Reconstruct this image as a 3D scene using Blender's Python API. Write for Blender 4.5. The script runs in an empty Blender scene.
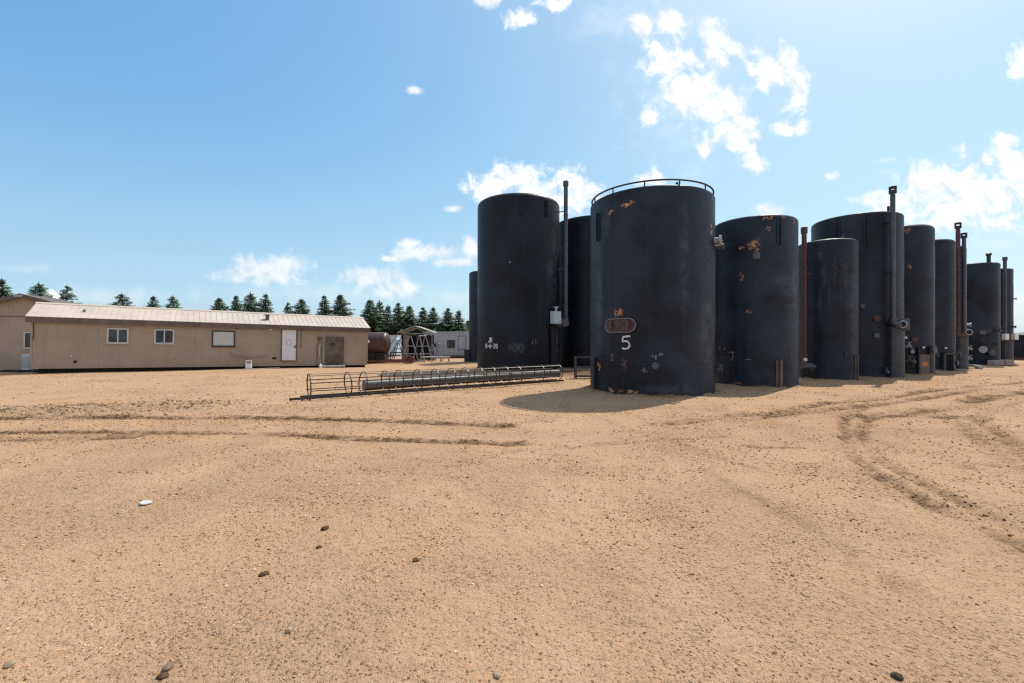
import bpy, math, random
import numpy as np
from mathutils import Vector, Matrix

random.seed(7); rng = np.random.default_rng(7)
scene = bpy.context.scene
COL = scene.collection
R = math.radians

# ------------------------------------------------------------------ camera
cam_d = bpy.data.cameras.new('camera'); cam = bpy.data.objects.new('camera', cam_d); COL.objects.link(cam)
cam.location = (0, 0, 1.8); cam.rotation_euler = (R(90), 0, 0)
cam_d.sensor_width = 36; cam_d.lens = 16.0; cam_d.clip_start = 0.05; cam_d.clip_end = 8000
scene.camera = cam

# ------------------------------------------------------------------ world, sun, exposure
SUN_EL = 56; SUN_AZ = 44.5          # azimuth measured from +Y towards +X
SKY_STRENGTH = 0.10
world = bpy.data.worlds.new('World'); scene.world = world; world.use_nodes = True

class NT:
    """tiny helper to write node trees"""
    def __init__(s, tree): s.t = tree; s.n = tree.nodes; s.l = tree.links
    def node(s, typ, ins=None, **kw):
        n = s.n.new(typ)
        for k, v in kw.items(): setattr(n, k, v)
        if ins:
            for k, v in ins.items(): s.put(n.inputs[k], v)
        return n
    def put(s, sock, v):
        if isinstance(v, bpy.types.NodeSocket): s.l.new(v, sock)
        else:
            if hasattr(sock.default_value, '__len__') and len(sock.default_value) == 4 and len(v) == 3: v = (*v, 1)
            sock.default_value = v
    def math(s, op, a, b=0.0, c=0.0, clamp=False):
        n = s.n.new('ShaderNodeMath'); n.operation = op; n.use_clamp = clamp
        for i, v in enumerate((a, b, c)): s.put(n.inputs[i], v)
        return n.outputs[0]
    def vmath(s, op, a, b=(0, 0, 0), c=(0, 0, 0)):
        n = s.n.new('ShaderNodeVectorMath'); n.operation = op
        s.put(n.inputs[0], a)
        if op not in ('LENGTH', 'NORMALIZE'): s.put(n.inputs[1], b)
        if op == 'MULTIPLY_ADD': s.put(n.inputs[2], c)
        return n.outputs['Value'] if op in ('LENGTH', 'DOT_PRODUCT', 'DISTANCE') else n.outputs[0]
    def ramp(s, v, a, b, x=0.0, y=1.0, smooth=True):
        n = s.n.new('ShaderNodeMapRange'); n.interpolation_type = 'SMOOTHSTEP' if smooth else 'LINEAR'
        for k, q in (('Value', v), ('From Min', a), ('From Max', b), ('To Min', x), ('To Max', y)): s.put(n.inputs[k], q)
        return n.outputs[0]
    def noise(s, vec, scale, detail=4, rough=0.5, dist=0.0):
        n = s.n.new('ShaderNodeTexNoise'); s.put(n.inputs['Vector'], vec)
        n.inputs['Scale'].default_value = scale; n.inputs['Detail'].default_value = detail
        n.inputs['Roughness'].default_value = rough; n.inputs['Distortion'].default_value = dist
        return n.outputs[0]
    def mix(s, f, a, b, mode='MIX'):
        n = s.n.new('ShaderNodeMix'); n.data_type = 'RGBA'; n.blend_type = mode
        s.put(n.inputs[0], f); s.put(n.inputs[6], a); s.put(n.inputs[7], b)
        return n.outputs[2]
    def xyz(s, x, y, z):
        n = s.n.new('ShaderNodeCombineXYZ')
        for i, v in enumerate((x, y, z)): s.put(n.inputs[i], v)
        return n.outputs[0]
    def sep(s, v):
        n = s.n.new('ShaderNodeSeparateXYZ'); s.put(n.inputs[0], v); return n.outputs

def build_world():
    w = NT(world.node_tree); w.n.clear()
    sky = w.node('ShaderNodeTexSky', sky_type='NISHITA', sun_disc=False, sun_elevation=R(SUN_EL), sun_rotation=R(SUN_AZ),
                 altitude=600, air_density=1.0, dust_density=2.2, ozone_density=1.6)
    d = w.node('ShaderNodeTexCoord').outputs['Generated']
    x, y, z = w.sep(d)
    yy = w.math('MAXIMUM', y, 0.02)
    P = w.xyz(w.math('DIVIDE', x, yy), w.math('DIVIDE', z, yy), 0.0)      # clouds lie at infinity, laid out by direction ahead
    def field(puffs):
        cur = None
        for (cx, cy, rx, ry) in puffs:
            u, v = (cx - 512) / 455, (341 - cy) / 455
            ix, iy = 455 / rx, 455 / ry
            L = w.vmath('LENGTH', w.vmath('MULTIPLY_ADD', P, (ix, iy, 1), (-u * ix, -v * iy, 0)))
            cur = L if cur is None else w.math('SMOOTH_MIN', cur, L, 0.25)
        return cur
    dense = [(641,24,13,12),(667,22,15,11),(652,50,14,12),(672,62,28,22),(716,45,20,22),(692,88,30,26),(716,108,32,26),
             (740,130,19,22),(650,115,12,12),(705,150,8,9),(752,163,16,10),(775,70,26,22),(797,100,13,15),(785,128,14,8),(803,128,9,10),
             (497,186,30,20),(522,178,26,14),(560,183,34,17),(540,200,50,18),(583,198,24,14),(650,179,18,8),
             (895,203,34,14),(928,184,46,24),(985,192,66,32),(1022,165,42,28),(950,205,70,22),(1019,62,11,20),(1008,140,18,6),
             (523,18,19,10),(556,2,20,9)]
    low = [(268,272,42,13),(286,264,24,11),(240,276,26,8),(372,278,32,12),(398,288,26,8),(428,252,32,9),(452,262,20,5),(410,243,14,6),
           (386,258,9,3),(472,246,10,12),(414,90,9,4),(455,208,9,4),(489,0,12,6),(831,175,7,4),(770,209,14,6)]
    faint = [(100,296,120,13),(330,292,150,14),(470,296,60,12),(1000,244,50,7),(990,212,60,40),(690,100,90,90),(25,268,40,6),(1000,300,60,20),(640,20,90,30)]
    n1 = w.noise(P, 18.0, 12, 0.64, 0.4)
    n2 = w.noise(w.vmath('ADD', P, (0.008, 0.013, 0)), 18.0, 12, 0.64, 0.4)
    def alpha(f, amp, lo, hi):
        den = w.math('MULTIPLY_ADD', w.math('SUBTRACT', n1, 0.5), amp, w.math('SUBTRACT', 1.0, f))
        return w.ramp(den, lo, hi), den
    a1, d1 = alpha(field(dense), 3.9, -0.25, 0.75)
    a2, d2 = alpha(field(low), 3.4, -0.40, 0.85)
    a3, d3 = alpha(field(faint), 2.6, -0.1, 1.2)
    ahead = w.ramp(y, 0.03, 0.08)
    shade = w.math('ADD', w.math('MULTIPLY', w.math('SUBTRACT', n1, n2), 3.4), 0.78, clamp=True)   # light comes from the upper right
    thick = 0.97
    # clear sky: the NISHITA sky itself, its hue pulled slightly to cyan as the photograph's processing does
    base = w.mix(1.0, sky.outputs[0], SKY_TINT, 'MULTIPLY')
    cr = w.sep(base)                                                   # film-like response per channel: lifts the far blue, holds the bright side
    base = w.xyz(*[w.math('DIVIDE', w.math('POWER', w.math('MULTIPLY', cr[i], 0.1), SKY_RESP[i]), 0.1) for i in range(3)])
    hz = w.ramp(z, 0.0, 0.45, 1.0, 0.0)
    base = w.mix(w.math('MULTIPLY', hz, 0.35), base, HORIZON)
    cw = w.mix(shade, CLOUD_DARK, CLOUD_LIGHT)
    c = w.mix(w.math('MULTIPLY', w.math('MULTIPLY', a3, 0.30), ahead), base, CLOUD_LOW)
    c = w.mix(w.math('MULTIPLY', w.math('MULTIPLY', a2, 0.92), ahead), c, w.mix(shade, CLOUD_DARK, CLOUD_LOW))
    c = w.mix(w.math('MULTIPLY', w.math('MULTIPLY', a1, thick), ahead), c, cw)
    # unseen broken cloud overhead and behind the camera, added for neutral fill light
    Pz = w.vmath('DIVIDE', w.xyz(x, y, 0.0), w.xyz(*[w.math('MAXIMUM', w.math('ADD', z, 0.25), 0.05)] * 3))
    nb = w.noise(Pz, 2.2, 8, 0.58, 0.3)
    away = w.math('MAXIMUM', w.ramp(w.math('DIVIDE', z, yy), 0.95, 1.4), w.ramp(y, -0.02, -0.25, 0.0, 1.0))
    c = w.mix(w.math('MULTIPLY', w.math('MULTIPLY', w.ramp(nb, 0.40, 0.58), away), 0.9), c, OVERHEAD_FILL)
    bg = w.node('ShaderNodeBackground', {'Color': c, 'Strength': SKY_STRENGTH})
    out = w.node('ShaderNodeOutputWorld'); w.l.new(bg.outputs[0], out.inputs[0])
OVERHEAD_FILL = (7.4, 7.3, 7.5)
SKY_RESP = (0.98, 0.71, 0.42)
SKY_TINT = (1.35, 1.47, 1.47)
HORIZON = (5.2, 7.0, 8.9)
CLOUD_LIGHT = (11.5, 11.6, 11.8); CLOUD_DARK = (7.6, 8.3, 9.2); CLOUD_LOW = (9.8, 10.2, 10.5)
build_world()

S = Vector((math.cos(R(SUN_EL)) * math.sin(R(SUN_AZ)), math.cos(R(SUN_EL)) * math.cos(R(SUN_AZ)), math.sin(R(SUN_EL))))
sun_d = bpy.data.lights.new('sun', 'SUN'); sun_d.energy = 4.5; sun_d.angle = R(0.53); sun_d.color = (1.0, 0.955, 0.88)
sun = bpy.data.objects.new('sun', sun_d); COL.objects.link(sun)
sun.rotation_euler = S.to_track_quat('Z', 'Y').to_euler(); sun.location = S * 60

scene.view_settings.view_transform = 'Standard'; scene.view_settings.look = 'None'
scene.view_settings.exposure = 0.0; scene.view_settings.gamma = 1.0; scene.view_settings.use_curve_mapping = False
scene.cycles.max_bounces = 6; scene.cycles.use_denoising = False; scene.cycles.filter_width = 1.25
scene.cycles.sample_clamp_indirect = 4.0
scene.cycles.use_adaptive_sampling = False

# ------------------------------------------------------------------ mesh helpers
class MB:
    def __init__(s): s.v = []; s.f = []
    def add(s, vs, fs):
        o = len(s.v); s.v.extend(tuple(v) for v in vs); s.f.extend(tuple(i + o for i in f) for f in fs); return s
    def box(s, c, size, rz=0.0, m=None):
        hx, hy, hz = size[0] / 2, size[1] / 2, size[2] / 2
        vs = [Vector((x, y, z)) for x in (-hx, hx) for y in (-hy, hy) for z in (-hz, hz)]
        M = Matrix.Rotation(rz, 3, 'Z') if m is None else m
        vs = [M @ v + Vector(c) for v in vs]
        return s.add(vs, [(0, 1, 3, 2), (4, 6, 7, 5), (0, 4, 5, 1), (2, 3, 7, 6), (0, 2, 6, 4), (1, 5, 7, 3)])
    def bbox(s, c, size, b=0.01, rz=0.0):
        """box with chamfered edges"""
        h = [size[i] / 2 for i in range(3)]; b = min(b, min(h) * 0.45)
        vs = []; idx = {}
        M = Matrix.Rotation(rz, 3, 'Z')
        for sx in (-1, 1):
            for sy in (-1, 1):
                for sz in (-1, 1):
                    for ax in range(3):
                        p = [sx * h[0], sy * h[1], sz * h[2]]
                        for k in range(3):
                            if k != ax: p[k] -= (sx, sy, sz)[k] * b
                        idx[(sx, sy, sz, ax)] = len(vs); vs.append(M @ Vector(p) + Vector(c))
        fs = []
        for ax in range(3):
            o = [k for k in range(3) if k != ax]
            for sg in (-1, 1):
                q = []
                for a, bb in ((-1, -1), (1, -1), (1, 1), (-1, 1)):
                    t = [0, 0, 0]; t[ax] = sg; t[o[0]] = a; t[o[1]] = bb; q.append(idx[(*t, ax)])
                flip = (sg < 0) ^ (ax == 1)
                fs.append(tuple(reversed(q)) if flip else tuple(q))
            for a in (-1, 1):
                for bb in (-1, 1):
                    t1 = [0, 0, 0]; t2 = [0, 0, 0]
                    t1[o[0]] = t2[o[0]] = a; t1[o[1]] = t2[o[1]] = bb; t1[ax] = -1; t2[ax] = 1
                    fs.append((idx[(*t1, o[0])], idx[(*t2, o[0])], idx[(*t2, o[1])], idx[(*t1, o[1])]))
        for sx in (-1, 1):
            for sy in (-1, 1):
                for sz in (-1, 1): fs.append(tuple(idx[(sx, sy, sz, k)] for k in range(3)))
        return s.add(vs, fs)
    def tube(s, pts, r, n=10, closed=False, cap=True, flat=None):
        pts = [Vector(p) for p in pts]; N = len(pts)
        rs = r if hasattr(r, '__len__') else [r] * N
        rings = []; up = None
        for i, p in enumerate(pts):
            a = pts[(i - 1) % N] if (closed or i > 0) else p
            b = pts[(i + 1) % N] if (closed or i < N - 1) else p
            t = (b - a).normalized()
            if up is None: up = t.orthogonal().normalized()
            else:
                up = (up - t * up.dot(t))
                up = up.normalized() if up.length > 1e-6 else t.orthogonal().normalized()
            w = t.cross(up)
            rings.append([p + (up * math.cos(2 * math.pi * k / n) + w * math.sin(2 * math.pi * k / n)) * rs[i] for k in range(n)])
        vs = [v for q in rings for v in q]; fs = []
        for i in range(N if closed else N - 1):
            j = (i + 1) % N
            for k in range(n): fs.append((i * n + k, i * n + (k + 1) % n, j * n + (k + 1) % n, j * n + k))
        if cap and not closed:
            fs.append(tuple(reversed(range(n)))); fs.append(tuple((N - 1) * n + k for k in range(n)))
        return s.add(vs, fs)
    def lathe(s, prof, n=64, m=None, off=(0, 0, 0)):
        vs = []; fs = []; M = m or Matrix.Identity(3); off = Vector(off)
        for (r, z) in prof:
            for k in range(n):
                a = 2 * math.pi * k / n; vs.append(M @ Vector((r * math.cos(a), r * math.sin(a), z)) + off)
        for i in range(len(prof) - 1):
            for k in range(n): fs.append((i * n + k, i * n + (k + 1) % n, (i + 1) * n + (k + 1) % n, (i + 1) * n + k))
        fs.append(tuple(reversed(range(n)))); L = len(prof) - 1; fs.append(tuple(L * n + k for k in range(n)))
        return s.add(vs, fs)
    def prism(s, poly, y0, y1):
        """polygon in x,z extruded along y"""
        n = len(poly)
        vs = [(x, y0, z) for x, z in poly] + [(x, y1, z) for x, z in poly]
        fs = [tuple(range(n)), tuple(reversed(range(n, 2 * n)))]
        for i in range(n): j = (i + 1) % n; fs.append((i, i + n, j + n, j))
        return s.add(vs, fs)
    def prism_x(s, poly, x0, x1):
        """polygon in y,z extruded along x"""
        n = len(poly)
        vs = [(x0, y, z) for y, z in poly] + [(x1, y, z) for y, z in poly]
        fs = [tuple(reversed(range(n))), tuple(range(n, 2 * n))]
        for i in range(n): j = (i + 1) % n; fs.append((i, j, j + n, i + n))
        return s.add(vs, fs)
    def build(s, name, mat, parent=None, smooth=False, fix=True):
        me = bpy.data.meshes.new(name); me.from_pydata([tuple(v) for v in s.v], [], s.f); me.update()
        if fix:
            import bmesh
            bm = bmesh.new(); bm.from_mesh(me); bmesh.ops.recalc_face_normals(bm, faces=bm.faces[:]); bm.to_mesh(me); bm.free()
        if smooth:
            me.polygons.foreach_set('use_smooth', [True] * len(me.polygons))
            me.set_sharp_from_angle(angle=R(38))
        me.materials.append(mat)
        o = bpy.data.objects.new(name, me); COL.objects.link(o)
        if parent: o.parent = parent
        return o

def tag(o, label=None, cat=None, group=None, kind=None):
    if label: o['label'] = label
    if cat: o['category'] = cat
    if group: o['group'] = group
    if kind: o['kind'] = kind
    return o
def thing(name, label, cat, loc=(0, 0, 0), rot=(0, 0, 0), group=None):
    o = bpy.data.objects.new(name, None); COL.objects.link(o); o.empty_display_size = 0.3
    o.location = loc; o.rotation_euler = rot
    return tag(o, label, cat, group)

# ------------------------------------------------------------------ materials
def mat_new(name):
    m = bpy.data.materials.new(name); m.use_nodes = True
    t = NT(m.node_tree); t.n.clear()
    out = t.node('ShaderNodeOutputMaterial'); b = t.node('ShaderNodeBsdfPrincipled'); t.l.new(b.outputs[0], out.inputs[0])
    return m, t, b
def paint(name, col, rough=0.5, metal=0.0, var=0.25, scale=3.0, dirt=None, dirt_amt=0.3, bump=0.15, spec=0.5):
    """worn paint / metal: two noises vary the colour, a third the gloss; a fine bump"""
    m, t, b = mat_new(name)
    P = t.node('ShaderNodeTexCoord').outputs['Object']
    n1 = t.noise(P, scale, 5, 0.6); n2 = t.noise(P, scale * 9, 4, 0.6)
    c = t.mix(t.ramp(n1, 0.3, 0.7), tuple(x * (1 - var) for x in col), tuple(min(1, x * (1 + var)) for x in col))
    if dirt:
        msk = t.math('MULTIPLY', t.ramp(t.math('ADD', t.math('MULTIPLY', n1, 0.5), t.math('MULTIPLY', n2, 0.5)), 0.50, 0.62), dirt_amt)
        c = t.mix(msk, c, dirt)
    t.put(b.inputs['Base Color'], c); b.inputs['Metallic'].default_value = metal
    t.put(b.inputs['Roughness'], t.ramp(n2, 0.3, 0.7, max(0.05, rough - 0.1), min(1, rough + 0.1)))
    b.inputs['Specular IOR Level'].default_value = spec
    if bump:
        bp = t.node('ShaderNodeBump', {'Height': n2, 'Strength': bump, 'Distance': 0.02}); t.l.new(bp.outputs[0], b.inputs['Normal'])
    return m

RUST = (0.50, 0.20, 0.055)
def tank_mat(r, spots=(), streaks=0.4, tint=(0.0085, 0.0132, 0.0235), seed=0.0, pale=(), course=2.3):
    """weathered black tank coating. spots: (theta deg, z, half width, half height) places where paint has flaked to rust"""
    m, t, b = mat_new('tank_coating')
    P0 = t.node('ShaderNodeTexCoord').outputs['Object']
    x, y, z = t.sep(P0)
    arc = t.math('MULTIPLY', t.math('ARCTAN2', x, t.math('MULTIPLY', y, -1.0)), r)
    Q = t.xyz(arc, z, seed)
    big = t.noise(Q, 0.55, 4, 0.55, 0.4)
    st = t.noise(t.vmath('MULTIPLY', Q, (2.6, 0.16, 1)), 1.0, 5, 0.65)          # rain streaks
    fine = t.noise(Q, 9.0, 5, 0.65)
    mott = t.noise(Q, 2.2, 5, 0.6, 0.6)
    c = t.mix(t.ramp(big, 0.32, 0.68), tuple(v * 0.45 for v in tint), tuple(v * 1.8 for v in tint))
    c = t.mix(t.math('MULTIPLY', t.ramp(st, 0.52, 0.75), streaks), c, tuple(v * 2.3 + 0.004 for v in tint))
    c = t.mix(t.math('MULTIPLY', t.ramp(mott, 0.55, 0.75), 0.35), c, tuple(v * 2.0 + 0.003 for v in tint))
    # dust carried up from the yard onto the lowest course
    low = t.math('MULTIPLY', t.ramp(t.math('ADD', z, t.math('MULTIPLY', fine, 0.5)), 0.2, 0.62, 1, 0), 0.16)
    c = t.mix(low, c, (0.13, 0.095, 0.065))
    wob = t.node('ShaderNodeTexNoise', {'Vector': Q}); wob.inputs['Scale'].default_value = 5.5; wob.inputs['Detail'].default_value = 6; wob.inputs['Roughness'].default_value = 0.7
    W = t.vmath('MULTIPLY_ADD', t.vmath('SUBTRACT', wob.outputs['Color'], (0.5, 0.5, 0.5)), (0.55, 0.55, 0), Q)
    W = t.vmath('MULTIPLY', W, (1, 1, 0))
    def mask(lst, lo=0.75, hi=1.05):
        cur = None
        for (th, zz, rx, rz) in lst:
            a = R(th) * r
            L = t.vmath('LENGTH', t.vmath('MULTIPLY_ADD', W, (1 / rx, 1 / rz, 0), (-a / rx, -zz / rz, 0)))
            cur = L if cur is None else t.math('MINIMUM', cur, L)
        return t.ramp(cur, lo, hi, 1, 0)
    rough = t.ramp(fine, 0.3, 0.7, 0.42, 0.58)
    if pale:
        pm = t.math('MULTIPLY', mask(pale, 0.25, 1.25), t.ramp(mott, 0.3, 0.65))
        c = t.mix(t.math('MULTIPLY', pm, 0.22), c, (0.16, 0.18, 0.21))
    if spots:
        mk = t.math('MULTIPLY', mask(spots), t.ramp(t.noise(Q, 8.0, 6, 0.75), 0.44, 0.54))
        rc = t.mix(t.ramp(fine, 0.35, 0.65), (0.34, 0.12, 0.05), (0.62, 0.34, 0.15))
        c = t.mix(mk, c, rc); rough = t.math('MULTIPLY_ADD', mk, 0.35, rough)
    t.put(b.inputs['Roughness'], rough)
    b.inputs['Specular IOR Level'].default_value = 0.30
    # plate courses: shallow weld seams and oil canning
    fr = t.math('FRACT', t.math('DIVIDE', z, course))
    weld = t.ramp(t.math('ABSOLUTE', t.math('SUBTRACT', fr, 0.5)), 0.0, 0.012, 1, 0)
    vx = t.math('FRACT', t.math('ADD', t.math('DIVIDE', arc, 3.1), t.math('MULTIPLY', t.math('FLOOR', t.math('ADD', t.math('DIVIDE', z, course), 0.5)), 0.37)))
    weld = t.math('MAXIMUM', weld, t.ramp(t.math('ABSOLUTE', t.math('SUBTRACT', vx, 0.5)), 0.0, 0.009, 1, 0))
    c2 = t.mix(t.math('MULTIPLY', weld, t.ramp(mott, 0.35, 0.65, 0.1, 0.55)), c, tuple(v * 2.6 + 0.004 for v in tint)); t.put(b.inputs['Base Color'], c2)
    h = t.math('MULTIPLY_ADD', big, 0.8, t.math('MULTIPLY_ADD', weld, 0.12, t.math('MULTIPLY_ADD', mott, 0.12, t.math('MULTIPLY', fine, 0.03))))
    bp = t.node('ShaderNodeBump', {'Height': h, 'Strength': 0.5, 'Distance': 0.10}); t.l.new(bp.outputs[0], b.inputs['Normal'])
    return m

M = {}
M['black'] = paint('black_steel', (0.020, 0.022, 0.026), 0.5, 0, 0.3, 4, (0.10, 0.06, 0.04), 0.25)
M['cage'] = paint('dark_cage_steel', (0.030, 0.022, 0.020), 0.42, 0.0, 0.35, 5, (0.12, 0.06, 0.035), 0.35)
M['greysteel'] = paint('grey_pipe_steel', (0.060, 0.064, 0.062), 0.42, 0.1, 0.2, 2.5, (0.12, 0.10, 0.08), 0.4, 0.08)
M['stack'] = paint('stack_grey', (0.055, 0.065, 0.085), 0.40, 0.0, 0.2, 2, (0.16, 0.09, 0.06), 0.2)
M['housing'] = paint('housing_grey', (0.034, 0.040, 0.052), 0.5, 0.0, 0.25, 2, (0.10, 0.07, 0.05), 0.2)
M['stackred'] = paint('stack_rust_red', (0.085, 0.032, 0.030), 0.55, 0, 0.3, 2.5, (0.05, 0.03, 0.03), 0.5)
M['maroon'] = paint('maroon_cover', (0.075, 0.030, 0.032), 0.6, 0, 0.35, 8, (0.12, 0.10, 0.10), 0.5)
M['paleflange'] = paint('worn_pale_metal', (0.34, 0.35, 0.36), 0.45, 0.1, 0.3, 8, (0.10, 0.08, 0.07), 0.6)
M['midflange'] = paint('worn_grey_metal', (0.085, 0.09, 0.10), 0.5, 0.1, 0.35, 8, (0.16, 0.10, 0.07), 0.4)
M['whitepaint'] = paint('white_lettering', (0.75, 0.76, 0.76), 0.6, 0, 0.12, 20, (0.3, 0.3, 0.3), 0.4, 0)
M['fadepaint'] = paint('faded_lettering', (0.050, 0.055, 0.062), 0.6, 0, 0.4, 12, (0.03, 0.033, 0.04), 0.7, 0)
M['fadepaint2'] = paint('worn_lettering', (0.22, 0.225, 0.23), 0.6, 0, 0.4, 16, (0.05, 0.05, 0.06), 0.7, 0)
M['ebox'] = paint('pale_blue_enclosure', (0.50, 0.62, 0.66), 0.45, 0, 0.12, 5, (0.25, 0.22, 0.2), 0.3)
M['white'] = paint('white_trim', (0.56, 0.54, 0.50), 0.5, 0, 0.08, 5, (0.4, 0.34, 0.28), 0.25)
M['doorwhite'] = paint('white_door', (0.72, 0.75, 0.78), 0.45, 0, 0.06, 2, (0.42, 0.42, 0.42), 0.35)
M['brown'] = paint('brown_fascia', (0.135, 0.092, 0.068), 0.55, 0, 0.15, 2, (0.22, 0.17, 0.13), 0.3)
M['brownplate'] = paint('brown_door_plate', (0.115, 0.085, 0.070), 0.6, 0, 0.3, 2.2, (0.19, 0.15, 0.12), 0.5)
M['darkframe'] = paint('dark_window_frame', (0.045, 0.038, 0.035), 0.5, 0, 0.2, 5)
M['blind'] = paint('window_blind', (0.50, 0.54, 0.52), 0.25, 0, 0.08, 3, None, 0, 0)
M['under'] = paint('dark_underframe', (0.018, 0.015, 0.013), 0.8, 0, 0.3, 3)
M['tankred'] = paint('red_brown_vessel', (0.075, 0.034, 0.032), 0.38, 0, 0.25, 1.6, (0.05, 0.03, 0.03), 0.4)
M['skidred'] = paint('red_skid', (0.16, 0.045, 0.035), 0.6, 0, 0.25, 3, (0.06, 0.035, 0.03), 0.5)
M['greyclad'] = paint('pale_grey_cladding', (0.40, 0.42, 0.45), 0.5, 0, 0.10, 1.2, (0.26, 0.24, 0.23), 0.4)
M['blueclad'] = paint('pale_blue_cladding', (0.42, 0.55, 0.66), 0.5, 0, 0.1, 1.5)
M['shedwall'] = paint('shed_board', (0.36, 0.29, 0.22), 0.75, 0, 0.25, 2, (0.15, 0.12, 0.09), 0.5)
M['shedroof'] = paint('shed_roof', (0.36, 0.35, 0.30), 0.7, 0, 0.2, 2, (0.18, 0.17, 0.14), 0.5)
M['galv'] = paint('galvanised_tube', (0.28, 0.29, 0.30), 0.4, 0.3, 0.2, 6, (0.16, 0.11, 0.08), 0.4)
M['bluegrey'] = paint('blue_grey_tube', (0.20, 0.25, 0.34), 0.5, 0.1, 0.2, 6, (0.16, 0.11, 0.08), 0.3)
M['concrete'] = paint('concrete_block', (0.34, 0.275, 0.235), 0.85, 0, 0.15, 3, (0.24, 0.2, 0.17), 0.5, 0.4)
M['litter'] = paint('white_litter', (0.80, 0.82, 0.80), 0.45, 0, 0.05, 10)
M['hole'] = paint('near_black', (0.006, 0.006, 0.007), 0.8, 0, 0.2, 4)  # near-black for openings, the doorway and a latch
M['orange'] = paint('orange_flame_sticker', (0.55, 0.22, 0.07), 0.6, 0, 0.35, 14, (0.30, 0.03, 0.02), 0.7, 0)

def glass_mat():
    m, t, b = mat_new('window_glass')
    P = t.node('ShaderNodeTexCoord').outputs['Object']
    n = t.noise(P, 1.6, 3, 0.5)
    t.put(b.inputs['Base Color'], t.mix(t.ramp(n, 0.35, 0.65), (0.010, 0.013, 0.018), (0.05, 0.06, 0.07)))
    b.inputs['Roughness'].default_value = 0.05
    bp = t.node('ShaderNodeBump', {'Height': n, 'Strength': 0.05, 'Distance': 0.05}); t.l.new(bp.outputs[0], b.inputs['Normal'])
    return m
M['glass'] = glass_mat()

def siding_mat(name, col, pitch=0.4, axis='X'):
    """sheet cladding with vertical joints and rain staining"""
    m, t, b = mat_new(name)
    P = t.node('ShaderNodeTexCoord').outputs['Object']
    x, y, z = t.sep(P)
    n1 = t.noise(P, 0.8, 5, 0.6); n2 = t.noise(P, 14, 4, 0.6)
    st = t.noise(t.vmath('MULTIPLY', P, (3.2, 3.2, 0.18)), 1, 5, 0.6)
    c = t.mix(t.ramp(n1, 0.3, 0.7), tuple(v * 0.90 for v in col), tuple(v * 1.08 for v in col))
    c = t.mix(t.math('MULTIPLY', t.ramp(st, 0.52, 0.72), 0.35), c, tuple(v * 0.72 for v in col))
    fr = t.math('FRACT', t.math('DIVIDE', x, pitch))
    g = t.ramp(t.math('ABSOLUTE', t.math('SUBTRACT', fr, 0.5)), 0.0, 0.03, 1, 0)
    c = t.mix(t.math('MULTIPLY', g, 0.16), c, tuple(v * 0.5 for v in col))
    t.put(b.inputs['Base Color'], c); b.inputs['Roughness'].default_value = 0.55
    h = t.math('MULTIPLY_ADD', g, -0.4, t.math('MULTIPLY_ADD', n2, 0.05, t.math('MULTIPLY', n1, 0.5)))
    bp = t.node('ShaderNodeBump', {'Height': h, 'Strength': 0.3, 'Distance': 0.03}); t.l.new(bp.outputs[0], b.inputs['Normal'])
    return m
M['taupe'] = siding_mat('taupe_siding', (0.37, 0.288, 0.21), 0.41)
M['tan'] = siding_mat('tan_siding', (0.385, 0.30, 0.22), 1.2)
M['roof'] = siding_mat('cream_metal_roof', (0.54, 0.45, 0.37), 0.30)

def attr_mat(name, rough=0.9, bump=0.3, bscale=30, gain=None):
    m, t, b = mat_new(name)
    c = t.node('ShaderNodeAttribute', attribute_name='tone').outputs['Color']
    P = t.node('ShaderNodeTexCoord').outputs['Object']
    n = t.noise(P, bscale, 4, 0.6)
    c = t.mix(1.0, c, t.mix(n, (0.7, 0.7, 0.7), (1.3, 1.3, 1.3)), 'MULTIPLY')
    t.put(b.inputs['Base Color'], c); b.inputs['Roughness'].default_value = rough
    b.inputs['Specular IOR Level'].default_value = 0.04
    if bump:
        bp = t.node('ShaderNodeBump', {'Height': n, 'Strength': bump, 'Distance': 0.01}); t.l.new(bp.outputs[0], b.inputs['Normal'])
    return m
M['pebble'] = attr_mat('pebbles')

# ------------------------------------------------------------------ ground: one sheet to the horizon, ruts and clods in its mesh
def vnoise(x, y, seed):
    xi = np.floor(x).astype(np.int64); yi = np.floor(y).astype(np.int64); fx = x - xi; fy = y - yi
    fx = fx * fx * (3 - 2 * fx); fy = fy * fy * (3 - 2 * fy)
    def h(a, b):
        n = (a * 374761393 + b * 668265263 + seed * 1442695041) & 0xffffffff
        n = ((n ^ (n >> 13)) * 1274126177) & 0xffffffff
        return ((n ^ (n >> 16)) & 0xffff) / 65535.0
    a = h(xi, yi); b = h(xi + 1, yi); c = h(xi, yi + 1); d = h(xi + 1, yi + 1)
    return (a + (b - a) * fx) * (1 - fy) + (c + (d - c) * fx) * fy - 0.5
def fbm(x, y, seed, oct=4, gain=0.5):
    s = 0; a = 1.0
    for k in range(oct): s = s + a * vnoise(x * 2 ** k + 17.3 * k, y * 2 ** k - 9.1 * k, seed + k); a *= gain
    return s
def G(px, py):
    Y = 1.8 * 455 / (py - 341); return ((px - 512) * Y / 455, Y)
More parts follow.
